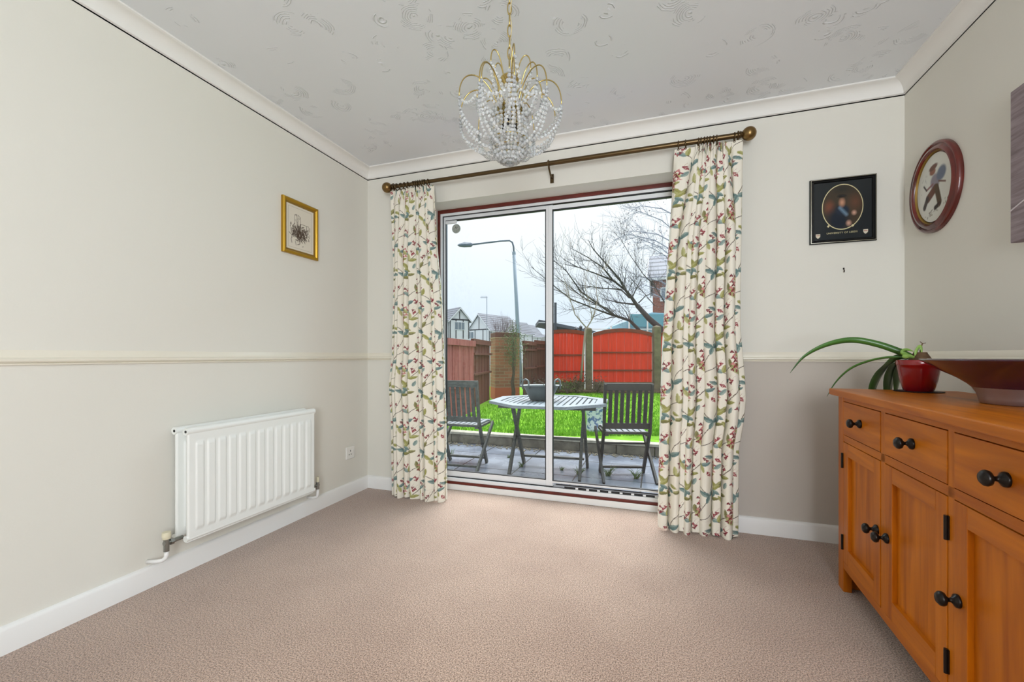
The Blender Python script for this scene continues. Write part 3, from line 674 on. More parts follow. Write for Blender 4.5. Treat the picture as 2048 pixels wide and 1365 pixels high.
# bowl
sbR = Matrix.Rotation(-math.radians(3), 3, 'Z')
bw = thing('glass_bowl', 'wide shallow purple bowl with silvery foot on the sideboard', 'bowl', (.992, 1.630, SBZ+.0005))
M_purple = mat('deep_purple_glaze', (74, 30, 52), .16, rgb2=(34, 14, 24), nscale=7, coat=.5)
M_silver = mat('pewter_foot', (176, 164, 162), .32, metal=.75, rgb2=(140, 124, 124), nscale=5)
prof_foot = [(.0001, 0), (.074, 0), (.078, .003), (.081, .016), (.086, .032), (.096, .048)]
b = MB(); b.lathe(prof_foot, n=64, sx=.9, sy=1); b.build('foot', M_silver, bw, autos=50)
pu = [(.0955, .0475), (.108, .058), (.135, .074), (.200, .100), (.272, .126), (.278, .129), (.276, .132), (.262, .130), (.190, .108), (.120, .082), (.05, .070), (.0001, .068)]
b = MB()
vs = []; n_ = 80
for r, z in pu:
    for k in range(n_):
        a = 2*PI*k/n_; q = min(1, max(0, (r-.0955)/.18)); sx_ = .9*(1-q)+.665*q; vs.append((r*math.cos(a)*sx_, r*math.sin(a), z))
b.add(vs, [(i*n_+k, i*n_+(k+1) % n_, (i+1)*n_+(k+1) % n_, (i+1)*n_+k) for i in range(len(pu)-1) for k in range(n_)]); b.build('dish', M_purple, bw, smooth=True)

# potted plant
pp = thing('potted_plant', 'red glazed pot with long strap-leaved bulb plant on the sideboard', 'plant', (.985, 2.095, SBZ+.0005))
M_red = mat('red_glaze', (150, 8, 20), .2, coat=.5, rgb2=(122, 6, 16), nscale=6)
b = MB(); b.lathe([(.0001, .0035), (.043, .0035), (.047, .010), (.056, .045), (.063, .090), (.065, .104), (.067, .106), (.068, .122), (.066, .125), (.062, .124), (.060, .104), (.0001, .102)], n=56); b.build('pot', M_red, pp, autos=40)
b = MB(); b.lathe([(.0001, 0), (.074, 0), (.075, .003), (.0001, .0035)], n=48); b.build('coaster', mat('dark_coaster', (36, 22, 24), .5), pp, autos=40)
b = MB(); b.lathe([(.0001, .112), (.04, .110), (.060, .106)], n=40); b.build('soil', mat('dark_potting_soil', (58, 42, 30), .95, bump=1, bscale=120), pp)
b = MB(); b.lathe([(.02, .105), (.034, .112), (.036, .125), (.028, .140), (.022, .150), (.020, .156), (.0001, .154)], (.006, 0, 0), 24); b.tube([(.006, 0, .15), (.008, 0, .175), (.012, -.002, .190), (.004, -.002, .198)], [.003, .0025, .002, .001], 6); b.tube([(.012, -.002, .190), (.022, -.004, .192)], .0012, 5)
b.build('bulb', mat('brown_papery_bulb', (112, 84, 54), .8, rgb2=(70, 46, 30), nscale=40), pp, autos=60)
M_leaf = mat('strap_leaf_green', (74, 122, 46), .4, rgb2=(40, 80, 30), nscale=5, coat=.2)
M_leaf2 = mat('pale_fresh_leaf', (150, 186, 92), .4, rgb2=(118, 160, 70), nscale=9)
def leafblade(pts, w, m, up=(0, 0, 1)):
    pts = [Vector(p)-Vector(pp.location) for p in pts]
    # Catmull-Rom resample
    P_ = [pts[0]]+pts+[pts[-1]]; out = []
    for i in range(1, len(P_)-2):
        for j in range(10):
            t_ = j/10; a, c, d, e_ = P_[i-1], P_[i], P_[i+1], P_[i+2]
            out.append(.5*((2*c)+(-a+d)*t_+(2*a-5*c+4*d-e_)*t_*t_+(-a+3*c-3*d+e_)*t_**3))
    out.append(pts[-1]); N = len(out); vs = []
    cdir = Vector((FW[0], FW[1], .35)).normalized()
    for i, p in enumerate(out):
        t_ = i/(N-1); T = (out[min(i+1, N-1)]-out[max(0, i-1)]).normalized(); sd = T.cross(cdir if up is None else Vector(up)); 
        if sd.length < 1e-3: sd = T.orthogonal()
        sd.normalize(); nn = sd.cross(T); ww = w*(min(1, .55+t_*3))*max(.04, 1-max(0, (t_-.45)/.55)**1.8)
        vs += [p-sd*ww+nn*ww*.30, p-nn*ww*.10, p+sd*ww+nn*ww*.30, p+sd*ww*.98+nn*(ww*.30+.0012), p+nn*(.0012-ww*.10), p-sd*ww*.98+nn*(ww*.30+.0012)]
    fs = [(i*6+k, i*6+(k+1) % 6, (i+1)*6+(k+1) % 6, (i+1)*6+k) for i in range(N-1) for k in range(6)]
    b = MB(); b.add(vs, fs+[tuple(range(6)), tuple(range((N-1)*6, N*6))]); return b.build('leaf', m, pp, smooth=True)
leafblade([at(1826, 714, 1.68), at(1800, 704, 1.70), at(1755, 689, 1.74), at(1705, 681, 1.78), at(1655, 690, 1.80), at(1610, 713, 1.82), at(1580, 747, 1.83)], .013, M_leaf, up=None)
leafblade([at(1815, 716, 1.68), at(1775, 716, 1.72), at(1735, 724, 1.78), at(1700, 739, 1.83), at(1672, 765, 1.87), at(1654, 794, 1.89)], .006, M_leaf, up=None)
leafblade([at(1812, 716, 1.70), at(1790, 722, 1.75), at(1768, 742, 1.87), at(1748, 775, 1.98), at(1736, 830, 2.03)], .030, M_leaf, up=None)
leafblade([at(1815, 718, 1.70), at(1797, 726, 1.78), at(1785, 748, 1.88), at(1778, 780, 1.97), at(1775, 830, 2.02)], .030, M_leaf, up=None)
leafblade([at(1820, 720, 1.72), at(1805, 732, 1.80), at(1797, 758, 1.90), at(1792, 790, 1.97)], .024, M_leaf, up=None)
leafblade([at(1830, 716, 1.66), at(1815, 712, 1.655), at(1806, 704, 1.655), at(1815, 700, 1.66), at(1828, 704, 1.66)], .008, M_leaf2, up=None)
leafblade([at(1806, 710, 1.655), at(1815, 714, 1.645), at(1825, 713, 1.645)], .009, M_leaf2, up=None)
leafblade([at(1832, 713, 1.66), at(1834, 702, 1.66), at(1840, 694, 1.66), at(1844, 700, 1.655), at(1843, 713, 1.65)], .007, M_leaf2, up=None)

# ------------------------------------------------------------------ chandelier
CH = at(1019, 712, 1.40); CX, CY = CH.x, CH.y
def cz(py): return EYE+(HOR-py)/FPX*1.40
ch = thing('chandelier', 'small brass waterfall chandelier strung with clear glass beads', 'chandelier', (CX, CY, 0))
M_bead = bpy.data.materials.new('clear_glass_bead'); M_bead.use_nodes = True
bb_ = bsdf(M_bead); bb_.inputs['Base Color'].default_value = (.93, .95, .95, 1); bb_.inputs['Roughness'].default_value = .03; bb_.inputs['IOR'].default_value = 1.48; bb_.inputs['Transmission Weight'].default_value = .72
def beads(pts, r=.0062, step=.0135, flat=False):
    """beads threaded along a polyline"""
    b = MB(); pts = [Vector(p) for p in pts]; L = 0; cum = [0]
    for i in range(1, len(pts)): L += (pts[i]-pts[i-1]).length; cum.append(L)
    k = int(L/step); 
    for j in range(k+1):
        s_ = min(L, j*step+step*.2); i = max(1, next((q for q in range(1, len(cum)) if cum[q] >= s_), len(cum)-1))
        t_ = (s_-cum[i-1])/max(1e-6, cum[i]-cum[i-1]); p = pts[i-1].lerp(pts[i], t_)
        b.sphere(p, r*random.uniform(.85, 1.1), 7, 5)
    return b
def bez(p0, p1, p2, p3, n=16):
    p0, p1, p2, p3 = map(Vector, (p0, p1, p2, p3)); return [(1-t)**3*p0+3*t*(1-t)**2*p1+3*t*t*(1-t)*p2+t**3*p3 for t in [i/n for i in range(n+1)]]
# chain, flex, stem
b = MB(); ztop = ZC-.03; zch = cz(118)
nl = int((ztop-zch)/.034); lk = (ztop-zch)/nl
for i in range(nl):
    zc_ = zch+lk*(i+.5); R_ = Matrix.Rotation(PI/2*(i % 2)+.4, 3, 'Z')
    pts = [R_ @ Vector((.0062*math.cos(a), 0, 0)) + Vector((0, 0, zc_+.0205*math.sin(a))) for a in [2*PI*k/14 for k in range(15)]]
    b.tube(pts, .0021, 6, cap=False)
b.build('chain', M_brass, ch, smooth=True)
b = MB(); b.tube([(.004*math.sin(i*1.1)+.005, .004*math.cos(i*1.3), zch-.01+(ztop-zch+.01)*i/24) for i in range(25)], .0022, 6); b.build('flex', mat('clear_gold_flex', (190, 176, 140), .4), ch, smooth=True)
b = MB(); b.lathe([(.0001, ZC-.045), (.03, ZC-.04), (.048, ZC-.015), (.05, ZC-.0005)], n=28); b.build('ceiling_rose', M_brass, ch, autos=40)
zc0 = cz(158)
b = MB(); b.lathe([(.004, cz(143)), (.007, cz(148)), (.006, cz(152)), (.020, cz(154)), (.030, cz(157)), (.031, cz(160)), (.022, cz(168)), (.012, cz(174)), (.005, cz(178))], n=28); b.build('top_cup', M_brass, ch, autos=45)
b = MB(); b.cyl((0, 0, cz(176)), (0, 0, cz(240)), .0045, n=12); b.build('stem', M_brass, ch, smooth=True)
zr = cz(217)
b = MB(); b.lathe([(.034, zr+.006), (.040, zr+.006), (.042, zr), (.040, zr-.006), (.034, zr-.006), (.032, zr)], n=36); 
for a in (0, 2.1, 4.2): b.bar((0, 0, zr), (.036*math.cos(a), .036*math.sin(a), zr), .004, .003)
b.build('gallery_ring', M_brass, ch, autos=45)
for (py, R_) in ((243, .058), (262, .056), (283, .060), (300, .055)):
    b = MB(); b.torus((0, 0, cz(py)), R_, .0018, 40, 6); b.build('bead_hoop', M_brass, ch, smooth=True)
for k in range(6):
    b = MB(); a = 2*PI*k/6+.3; b.bar((.054*math.cos(a), .054*math.sin(a), cz(240)), (.054*math.cos(a), .054*math.sin(a), cz(284)), .003, .002); b.bar((.036*math.cos(a), .036*math.sin(a), zr), (.058*math.cos(a), .058*math.sin(a), cz(242)), .003, .002)
    b.build('cage_bar', M_brass, ch)
for a in (.6, 2.7, 4.8):
    b = MB(); b.cyl((.026*math.cos(a), .026*math.sin(a), cz(243)), (.026*math.cos(a), .026*math.sin(a), cz(262)), .012, n=14); b.build('lamp_holder', M_black, ch, autos=40)
    b = MB(); b.tube([(0, 0, cz(238)), (.014*math.cos(a), .014*math.sin(a), cz(243)), (.026*math.cos(a), .026*math.sin(a), cz(243))], .003, 6); b.build('holder_arm', M_brass, ch)
    b = MB(); b.lathe([(.010, cz(262)), (.014, cz(268)), (.015, cz(274)), (.010, cz(281)), (.0001, cz(284))], (.026*math.cos(a), .026*math.sin(a), 0), 14); b.build('bulb', mat('opal_bulb', (236, 232, 222), .3), ch, smooth=True)
# arms: tiers (start radius, start py, peak py, tip radius, tip py, count, phase)
tiers = ((.022, 162, 116, .070, 140, 5, .25), (.036, 216, 148, .112, 186, 7, .55), (.040, 222, 170, .172, 222, 10, .1))
for ti, (r0, y0, yp, r1, y1, cnt, phs) in enumerate(tiers):
    for k in range(cnt):
        a = 2*PI*k/cnt+phs; d = Vector((math.cos(a), math.sin(a), 0)); jz = random.uniform(-.006, .006)
        p0 = d*r0+Vector((0, 0, cz(y0))); p3 = d*r1+Vector((0, 0, cz(y1)+jz))
        p1 = d*(r0+.30*(r1-r0))+Vector((0, 0, cz(yp-22))); p2 = d*(r1+.004)+Vector((0, 0, cz(yp-12)))
        arm = bez(p0, p1, p2, p3, 18)
        b = MB(); b.tube(arm, .0020, 6); o_ = b.build('arm', M_brass, ch, smooth=True)
        # beads hanging from the arm tip
        if ti == 0:
            end = d*.034+Vector((0, 0, cz(212))); q = bez(p3, p3-Vector((0, 0, .03))+d*.004, end+Vector((0, 0, .02))+d*.02, end, 14)
            beads(q).build('bead_strand', M_bead, ch)
            a2 = a+PI/cnt; d2 = Vector((math.cos(a2), math.sin(a2), 0)); q = bez(p3, d2*.055+Vector((0, 0, cz(185))), d2*.05+Vector((0, 0, cz(195))), d2*.036+Vector((0, 0, cz(216))), 14); beads(q).build('bead_strand', M_bead, ch)
        elif ti == 1:
            end = d*.058+Vector((0, 0, cz(244))); q = bez(p3, p3-Vector((0, 0, .05)), end+Vector((0, 0, .005))+d*.04, end, 14); beads(q, .0066).build('bead_strand', M_bead, ch)
            for sg in (-1, 1):
                a2 = a+sg*PI/cnt; d2 = Vector((math.cos(a2), math.sin(a2), 0)); end = d2*.062+Vector((0, 0, cz(232)))
                q = bez(p3, p3-Vector((0, 0, .045)), end+d2*.03-Vector((0, 0, .01)), end, 12); beads(q, .0056).build('bead_strand', M_bead, ch)
        else:
            for sg in (-.5, .0, .5):
                a2 = a+sg*2*PI/cnt; d2 = Vector((math.cos(a2), math.sin(a2), 0)); end = d2*.060+Vector((0, 0, cz(292 if sg else 304)))
                q = bez(p3, p3-Vector((0, 0, .075))+d*.004, d2*.125+Vector((0, 0, cz(302))), end, 20); beads(q, .0052, .0118).build('bead_strand', M_bead, ch)
            a2 = a+PI/cnt; d2 = Vector((math.cos(a2), math.sin(a2), 0)); nx_ = Vector((math.cos(a+2*PI/cnt), math.sin(a+2*PI/cnt), 0))*r1+Vector((0, 0, p3.z))
            q = bez(p3, p3-Vector((0, 0, .04))-d*.03, nx_-Vector((0, 0, .04)), nx_, 14); beads(q, .0052, .0125).build('bead_swag', M_bead, ch)
# central basket: straight curtain then rounded bottom tiers
for k in range(26):
    a = 2*PI*k/26; d = Vector((math.cos(a), math.sin(a), 0)); beads([d*.059+Vector((0, 0, cz(240))), d*.059+Vector((0, 0, cz(284)))], .0058, .0122).build('basket_strand', M_bead, ch)
for k in range(18):
    a = 2*PI*k/18+.1; d = Vector((math.cos(a), math.sin(a), 0)); beads(bez(d*.058+Vector((0, 0, cz(284))), d*.066+Vector((0, 0, cz(300))), d*.050+Vector((0, 0, cz(318))), d*.018+Vector((0, 0, cz(325))), 12), .0064, .0138).build('basket_strand', M_bead, ch)
for k in range(18):
    a = 2*PI*k/18; d = Vector((math.cos(a), math.sin(a), 0)); beads(bez(d*.048+Vector((0, 0, cz(217))), d*.062+Vector((0, 0, cz(222))), d*.06+Vector((0, 0, cz(236))), d*.056+Vector((0, 0, cz(243))), 8), .0062, .0128).build('collar_strand', M_bead, ch)
for py, R_ in ((298, .054), (308, .048), (317, .036), (323, .022)):
    n_ = int(2*PI*R_/.0145); b = MB()
    for k in range(n_): a = 2*PI*k/n_; b.sphere((R_*math.cos(a), R_*math.sin(a), cz(py)), .0056, 7, 5)
    b.build('bead_ring', M_bead, ch)
# ================================================================== the garden
PZ0, LZ = -.20, -.06                       # patio and lawn levels
def pw(l_, d_, z=0):                       # l_ metres right of, d_ metres ahead of the eye point
    return Vector((FW[0]*d_+RT[0]*l_, FW[1]*d_+RT[1]*l_, z))
# patio: wet dark slabs
M_slab = mat('wet_slate_slabs', (92, 98, 106), .22, spec=.6)
def slab_nodes(m):
    n = m.node_tree.nodes; l = m.node_tree.links; b = bsdf(m); t = n.new('ShaderNodeTexCoord')
    mp = n.new('ShaderNodeMapping'); l.new(t.outputs['Object'], mp.inputs[0]); mp.inputs['Location'].default_value = (.12, .21, 0)
    k = n.new('ShaderNodeTexBrick'); l.new(mp.outputs[0], k.inputs['Vector']); k.offset = 0; k.inputs['Scale'].default_value = 1
    k.inputs['Brick Width'].default_value = .62; k.inputs['Row Height'].default_value = .62; k.inputs['Mortar Size'].default_value = .007; k.inputs['Mortar Smooth'].default_value = .2
    k.inputs['Color1'].default_value = (*lin(112, 120, 134), 1); k.inputs['Color2'].default_value = (*lin(136, 143, 154), 1); k.inputs['Mortar'].default_value = (*lin(44, 46, 44), 1)
    x = n.new('ShaderNodeTexNoise'); x.inputs['Scale'].default_value = 3.5; x.inputs['Detail'].default_value = 6; l.new(t.outputs['Object'], x.inputs['Vector'])
    r = n.new('ShaderNodeValToRGB'); l.new(x.outputs[0], r.inputs[0]); r.color_ramp.elements[0].position = .35; r.color_ramp.elements[1].position = .65
    r.color_ramp.elements[0].color = (.62, .62, .64, 1); r.color_ramp.elements[1].color = (1, 1, 1, 1)
    y = n.new('ShaderNodeMix'); y.data_type = 'RGBA'; y.blend_type = 'MULTIPLY'; y.inputs['Factor'].default_value = 1
    l.new(k.outputs['Color'], y.inputs['A']); l.new(r.outputs[0], y.inputs['B']); l.new(y.outputs['Result'], b.inputs['Base Color'])
    r3 = n.new('ShaderNodeMapRange'); l.new(x.outputs[0], r3.inputs[0]); r3.inputs[3].default_value = .08; r3.inputs[4].default_value = .42; l.new(r3.outputs[0], b.inputs['Roughness'])
    u = n.new('ShaderNodeBump'); u.inputs['Strength'].default_value = .5; u.inputs['Distance'].default_value = .006; u.invert = True
    l.new(k.outputs['Fac'], u.inputs['Height']); l.new(u.outputs[0], b.inputs['Normal'])
slab_nodes(M_slab)
KY = 5.22                                   # face of the little retaining wall
b = MB(); b.bb((-4.5, 2.96, PZ0-.1), (4.5, KY+.1, PZ0)); struct(b.build('patio', M_slab))
M_render = mat('brick_plinth_outside', (128, 78, 60), .9, noise=.2)
M_stone = mat('damp_grey_edging_stone', (128, 122, 108), .75, rgb2=(86, 82, 72), nscale=8, bump=.4)
M_stonetop = mat('pale_edging_coping', (176, 172, 158), .8, rgb2=(140, 136, 122), nscale=14)
rw = thing('retaining_wall', 'low grey block retaining wall edging the lawn behind the patio', 'wall', (0, KY, PZ0))
x = -4.4; k = 0
while x < 4.2:
    w_ = .44; b = MB(); b.bb((x, 0, 0), (x+w_-.006, .10, .115)); b.build('block', M_stone, rw, bevel=.006, seg=1); x += w_
b = MB(); b.bb((-4.4, -.012, .115), (4.2, .14, .148)); b.build('coping', M_stonetop, rw, bevel=.004)
M_grav = mat('wet_gravel', (96, 90, 78), .9, rgb2=(150, 142, 122), nscale=55, bump=1, bscale=50)
b = MB(); rg = random.Random(11)
for i in range(900):
    x = rg.uniform(-3.2, 2.2); y = KY-.02-abs(rg.gauss(0, .07)); s_ = rg.uniform(.004, .012); b.box((x, y, PZ0+s_*.4), (s_*2, s_*1.6, s_), Matrix.Rotation(rg.uniform(0, 3), 3, 'Z'))
tag(b.build('gravel', M_grav), 'scattered pale gravel along the foot of the retaining wall', 'gravel', kind='stuff')
# lawn
M_lawn = mat('lawn_turf', (84, 132, 28), .95, rgb2=(122, 172, 44), nscale=9, bump=1, bscale=70, spec=.1)
b = MB(); b.bb((-8, KY+.10, LZ-.2), (10, 13.4, LZ)); struct(b.build('lawn', M_lawn))
b = MB(); rg = random.Random(12)
for i in range(26000):
    d_ = 5.5+7*rg.random()**1.6; l_ = rg.uniform(-.26, .46)*d_; p = pw(l_, d_, LZ)
    if p.y < KY+.15 or l_ < -.90+.134*(d_-6.03) or (d_ > 11.7 and l_ > .3) or d_ > 12.2 or (d_ > 9.9 and l_ < .32): continue
    a = rg.uniform(0, 2*PI); h_ = rg.uniform(.02, .05); w_ = .0035+.0004*d_; q = Vector((math.cos(a)*w_, math.sin(a)*w_, 0)); t_ = Vector((rg.uniform(-.02, .02), rg.uniform(-.02, .02), h_))
    b.add([p-q, p+q, p+t_+q*.4, p+t_-q*.4], [(0, 1, 2, 3)])
M_blade = mat('grass_blades', (90, 148, 30), .8, rgb2=(138, 188, 58), nscale=5, spec=.15)
tag(b.build('grass', M_blade), 'short bright green grass of the back lawn', 'grass', kind='stuff')
M_earth = mat('wet_bed_soil', (74, 62, 48), .95, rgb2=(112, 98, 78), nscale=22, bump=1, bscale=30)
b = MB(); P4 = [pw(.7, 11.75), pw(4.6, 11.75), pw(4.6, 12.6), pw(.7, 12.6)]
b.add([(p.x, p.y, LZ-.05) for p in P4]+[(p.x, p.y, LZ+.05) for p in P4], [(0, 3, 2, 1), (4, 5, 6, 7), (0, 1, 5, 4), (1, 2, 6, 5), (2, 3, 7, 6), (3, 0, 4, 7)]); struct(b.build('flower_bed', M_earth))
b = MB(); b.bb((-60, 13.4, -.9), (60, 160, -.5)); struct(b.build('ground', mat('distant_ground', (96, 104, 84), .95)))
# weeds between the slabs
M_weed = mat('weed_green', (96, 120, 58), .8, rgb2=(58, 82, 38), nscale=20)
for i, (px, py, L_) in enumerate(((1158, 950, .09), (1216, 952, .11), (1272, 958, .10), (1042, 934, .06), (1018, 916, .05), (901, 912, .08), (1123, 941, .04), (1028, 858, .05))):
    d_ = FPX*(EYE-PZ0)/(py-HOR) if i < 7 else FPX*(EYE-LZ+.1)/(py-HOR); p = at(px, HOR, d_); p.z = 0
    b = MB(); rg = random.Random(i)
    for k in range(30 if i < 3 else 18):
        a = rg.uniform(0, 2*PI); e_ = rg.uniform(.2, 1)*L_; q0 = Vector((rg.uniform(-.02, .02), rg.uniform(-.02, .02), 0)); q1 = q0+Vector((math.cos(a)*e_*.5, math.sin(a)*e_*.5, e_*.75)); q2 = q0+Vector((math.cos(a)*e_*.9, math.sin(a)*e_*.9, e_*.9)); b.tube([q0, q1, q2], [.003, .0025, .0008], 3)
    lab = ('wispy weed tuft growing by the right foot of the table', 'leafy weed tuft at the near left foot of the right chair', 'grass tuft in a slab joint under the right chair', 'small weed by the back table leg on the wet slabs', 'tiny weed in the joint between the left chair and table', 'weed tuft at the left chair foot by the door frame', 'tiny weed in a slab joint right of the white mullion', 'small weed on top of the retaining wall left of the table leg')[i]
    o = tag(b.build('weed_tuft', M_weed), lab, 'weed', 'weeds in the patio joints'); o.location = (p.x, p.y, PZ0 if i < 7 else PZ0+.148)

# ---------------- table and chairs: weathered grey folding set
M_teak = mat('weathered_grey_teak', (82, 84, 80), .55, rgb2=(54, 54, 48), nscale=6, stretch=(2, 12, 12), spec=.5)
M_teakd = mat('dark_damp_teak', (50, 46, 40), .5, rgb2=(32, 30, 26), nscale=7, stretch=(10, 10, 1.5))
M_teakp = mat('silvered_teak_slats', (142, 148, 152), .42, rgb2=(108, 114, 118), nscale=9, stretch=(2, 14, 14))
def table(loc, rz):
    t = thing('garden_table', 'weathered grey octagonal slatted folding table on the patio', 'table', loc, rz)
    R8 = .62; H = .735; c8 = math.cos(PI/8)
    oc = [(R8*math.cos(PI/8+k*PI/4), R8*math.sin(PI/8+k*PI/4)) for k in range(8)]
    inn = [(x*.82, y*.82) for x, y in oc]
    for k in range(8):
        k2 = (k+1) % 8; b = MB(); b.prism([oc[k], oc[k2], inn[k2], inn[k]], lambda u, v, w: (u, v, H-.028+.028*w)); b.build('rim_board', M_teakp, t, bevel=.002, seg=1)
    ap = R8*.82*c8; n_ = 17
    for i in range(n_):
        x = -ap+.03+(2*ap-.06)*i/(n_-1); s_ = R8*.82*math.sin(PI/8); ymax = ap if abs(x) <= s_ else ap-(abs(x)-s_)
        b = MB(); b.box((x, 0, H-.016), (.040, 2*ymax+.01, .018)); b.build('slat', M_teakp, t)
    b = MB(); b.box((0, 0, H-.016), (.05, 2*ap, .019)); b.build('centre_board', M_teakp, t)
    for y in (-.22, .22): b = MB(); b.box((0, y, H-.048), (.96, .03, .045)); b.build('under_rail', M_teak, t)
    for x in (-.345, .345):                  # two X pairs
        b = MB(); b.bar((x-.016, -.26, 0), (x-.016, .24, H-.04), .055, .026, (1, 0, 0)); b.build('leg', M_teak, t, bevel=.002, seg=1)
        b = MB(); b.bar((x+.016, .26, 0), (x+.016, -.24, H-.04), .055, .026, (1, 0, 0)); b.build('leg', M_teak, t, bevel=.002, seg=1)
    b = MB(); b.bar((-.33, .21, .10), (.33, .21, .10), .04, .022); b.build('stretcher', M_teak, t)
    b = MB(); b.bar((-.33, 0, H*.47), (.33, 0, H*.47), .03, .022); b.build('stretcher', M_teak, t)
    return t
tl = pw(.385, 4.32, PZ0); table(tl, YAW-math.radians(15))
def chair(loc, rz, label, dark):
    c = thing('folding_chair', label, 'chair', loc, rz, 'folding garden chairs on the patio')
    M1 = M_teakd if dark else M_teak; Wc = .46; hw = Wc/2
    # local +y is forward; back posts run from the top down to the front feet
    for sx_ in (-1, 1):
        b = MB(); x = sx_*(hw-.013); b.bar((x, -.115, .92), (x, -.03, .44), .045, .024, (1, 0, 0)); b.bar((x, -.032, .46), (x, .22, 0), .045, .024, (1, 0, 0)); b.build('back_post', M1, c, bevel=.002, seg=1)
        b = MB(); x = sx_*(hw+.012); b.bar((x, -.19, 0), (x, .36, .435), .045, .022, (1, 0, 0)); b.build('leg', M1, c, bevel=.002, seg=1)
        b = MB(); x = sx_*(hw-.036); b.bar((x, -.06, .430), (x, .38, .430), .022, .035, (1, 0, 0)); b.build('seat_rail', M1, c)
    def by(z): return -.115+(.92-z)/.48*.085
    b = MB(); b.bar((-hw, by(.892)-.002, .892), (hw, by(.892)-.002, .892), .075, .024, (0, 1, 0)) if False else b.box((0, by(.892)-.002, .892), (Wc, .024, .070)); b.build('top_rail', M1, c, bevel=.003, seg=1)
    b = MB(); b.box((0, by(.52), .515), (Wc-.04, .022, .055)); b.build('lower_back_rail', M1, c)
    for i in range(7):
        x = -.165+i*.055; b = MB(); b.bar((x, by(.53), .53), (x, by(.87), .87), .034, .012, (0, 1, 0)); b.build('back_slat', M1, c)
    for i in range(7):
        x = -.168+i*.056; b = MB(); b.box((x, .165, .452), (.040, .40, .014)); b.build('seat_slat', M_teakp, c)
    b = MB(); b.box((0, .372, .446), (Wc-.05, .045, .024)); b.build('seat_front_rail', M_teakp, c)
    b = MB(); b.box((0, -.03, .446), (Wc-.05, .04, .022)); b.build('seat_back_rail', M1, c)
    b = MB(); b.bar((-hw+.02, .185, .065), (hw-.02, .185, .065), .035, .02); b.build('stretcher', M1, c)
    b = MB(); b.bar((-hw, -.15, .05), (hw, -.15, .05), .03, .018) if not dark else b.bar((-hw, .20, .30), (hw, .20, .30), .025, .016); b.build('stretcher', M1, c)
    return c
p = pw(1.100, 4.075, PZ0); chair(p, YAW-math.radians(3), 'dark folding wooden chair with its back to the right door pane', True)
p = pw(-.545, 4.52, PZ0); chair(p, YAW-math.radians(15), 'grey folding slatted chair left of the table, partly behind the curtain', False)
# planter bowl on the table
M_pew = mat('dull_grey_zinc', (112, 118, 118), .45, metal=.4, rgb2=(84, 90, 90), nscale=6)
pb = thing('planter_bowl', 'oval grey metal bowl with loop handles standing on the garden table', 'bowl', pw(.295, 4.30, PZ0+.7355), YAW)
b = MB(); b.lathe([(.0001, 0), (.105, 0), (.112, .004), (.150, .085), (.176, .135), (.212, .146), (.214, .150), (.172, .143), (.145, .09), (.105, .02), (.0001, .016)], n=48, sx=1, sy=.72); b.build('bowl', M_pew, pb, autos=50)
for sg in (-1, 1):
    b = MB(); b.tube([(sg*.185, -.055, .115), (sg*.190, -.060, .16), (sg*.186, -.060, .20), (sg*.160, -.075, .216), (sg*.132, -.092, .20), (sg*.128, -.098, .16), (sg*.126, -.096, .115)], .009, 8); b.build('handle', M_pew, pb, smooth=True)
b = MB(); b.lathe([(.0001, .128), (.1, .128), (.162, .12)], n=36, sy=.72); b.build('soil', M_earth, pb)
b = MB(); rg = random.Random(4)
for i in range(12): a = rg.uniform(0, 2*PI); q = Vector((.05+rg.uniform(-.02, .10), rg.uniform(-.05, .05), .125)); b.tube([q, q+Vector((.02*math.cos(a), .02*math.sin(a), .05)), q+Vector((.06*math.cos(a), .06*math.sin(a), .06))], [.003, .0025, .001], 4)
b.build('dried_stems', mat('dried_grey_stems', (90, 84, 74), .8), pb)
# blue and white ceramic stool
st = thing('garden_stool', 'blue and white ceramic drum stool on the lawn behind the chair', 'stool', pw(1.155, 5.85, LZ))
M_cer = bpy.data.materials.new('blue_white_ceramic'); M_cer = mat('blue_white_ceramic', (206, 214, 226), .2, coat=.5, rgb2=(86, 112, 168), nscale=22)
n = M_cer.node_tree.nodes
for q in n:
    if q.type == 'VALTORGB': q.color_ramp.elements[0].position = .50; q.color_ramp.elements[1].position = .56
b = MB(); b.lathe([(.0001, 0), (.125, 0), (.132, .01), (.135, .03), (.128, .06), (.122, .16), (.132, .24), (.150, .30), (.160, .325)], n=40); b.build('body', M_cer, st, smooth=True)
b = MB(); b.lathe([(.158, .322), (.166, .33), (.166, .345), (.156, .35), (.166, .36), (.166, .372), (.155, .385), (.10, .392), (.0001, .394)], n=40); b.build('rim', mat('ceramic_rim', (226, 230, 236), .2, coat=.5, rgb2=(70, 92, 150), nscale=14, stretch=(1, 1, 4)), st, autos=50)

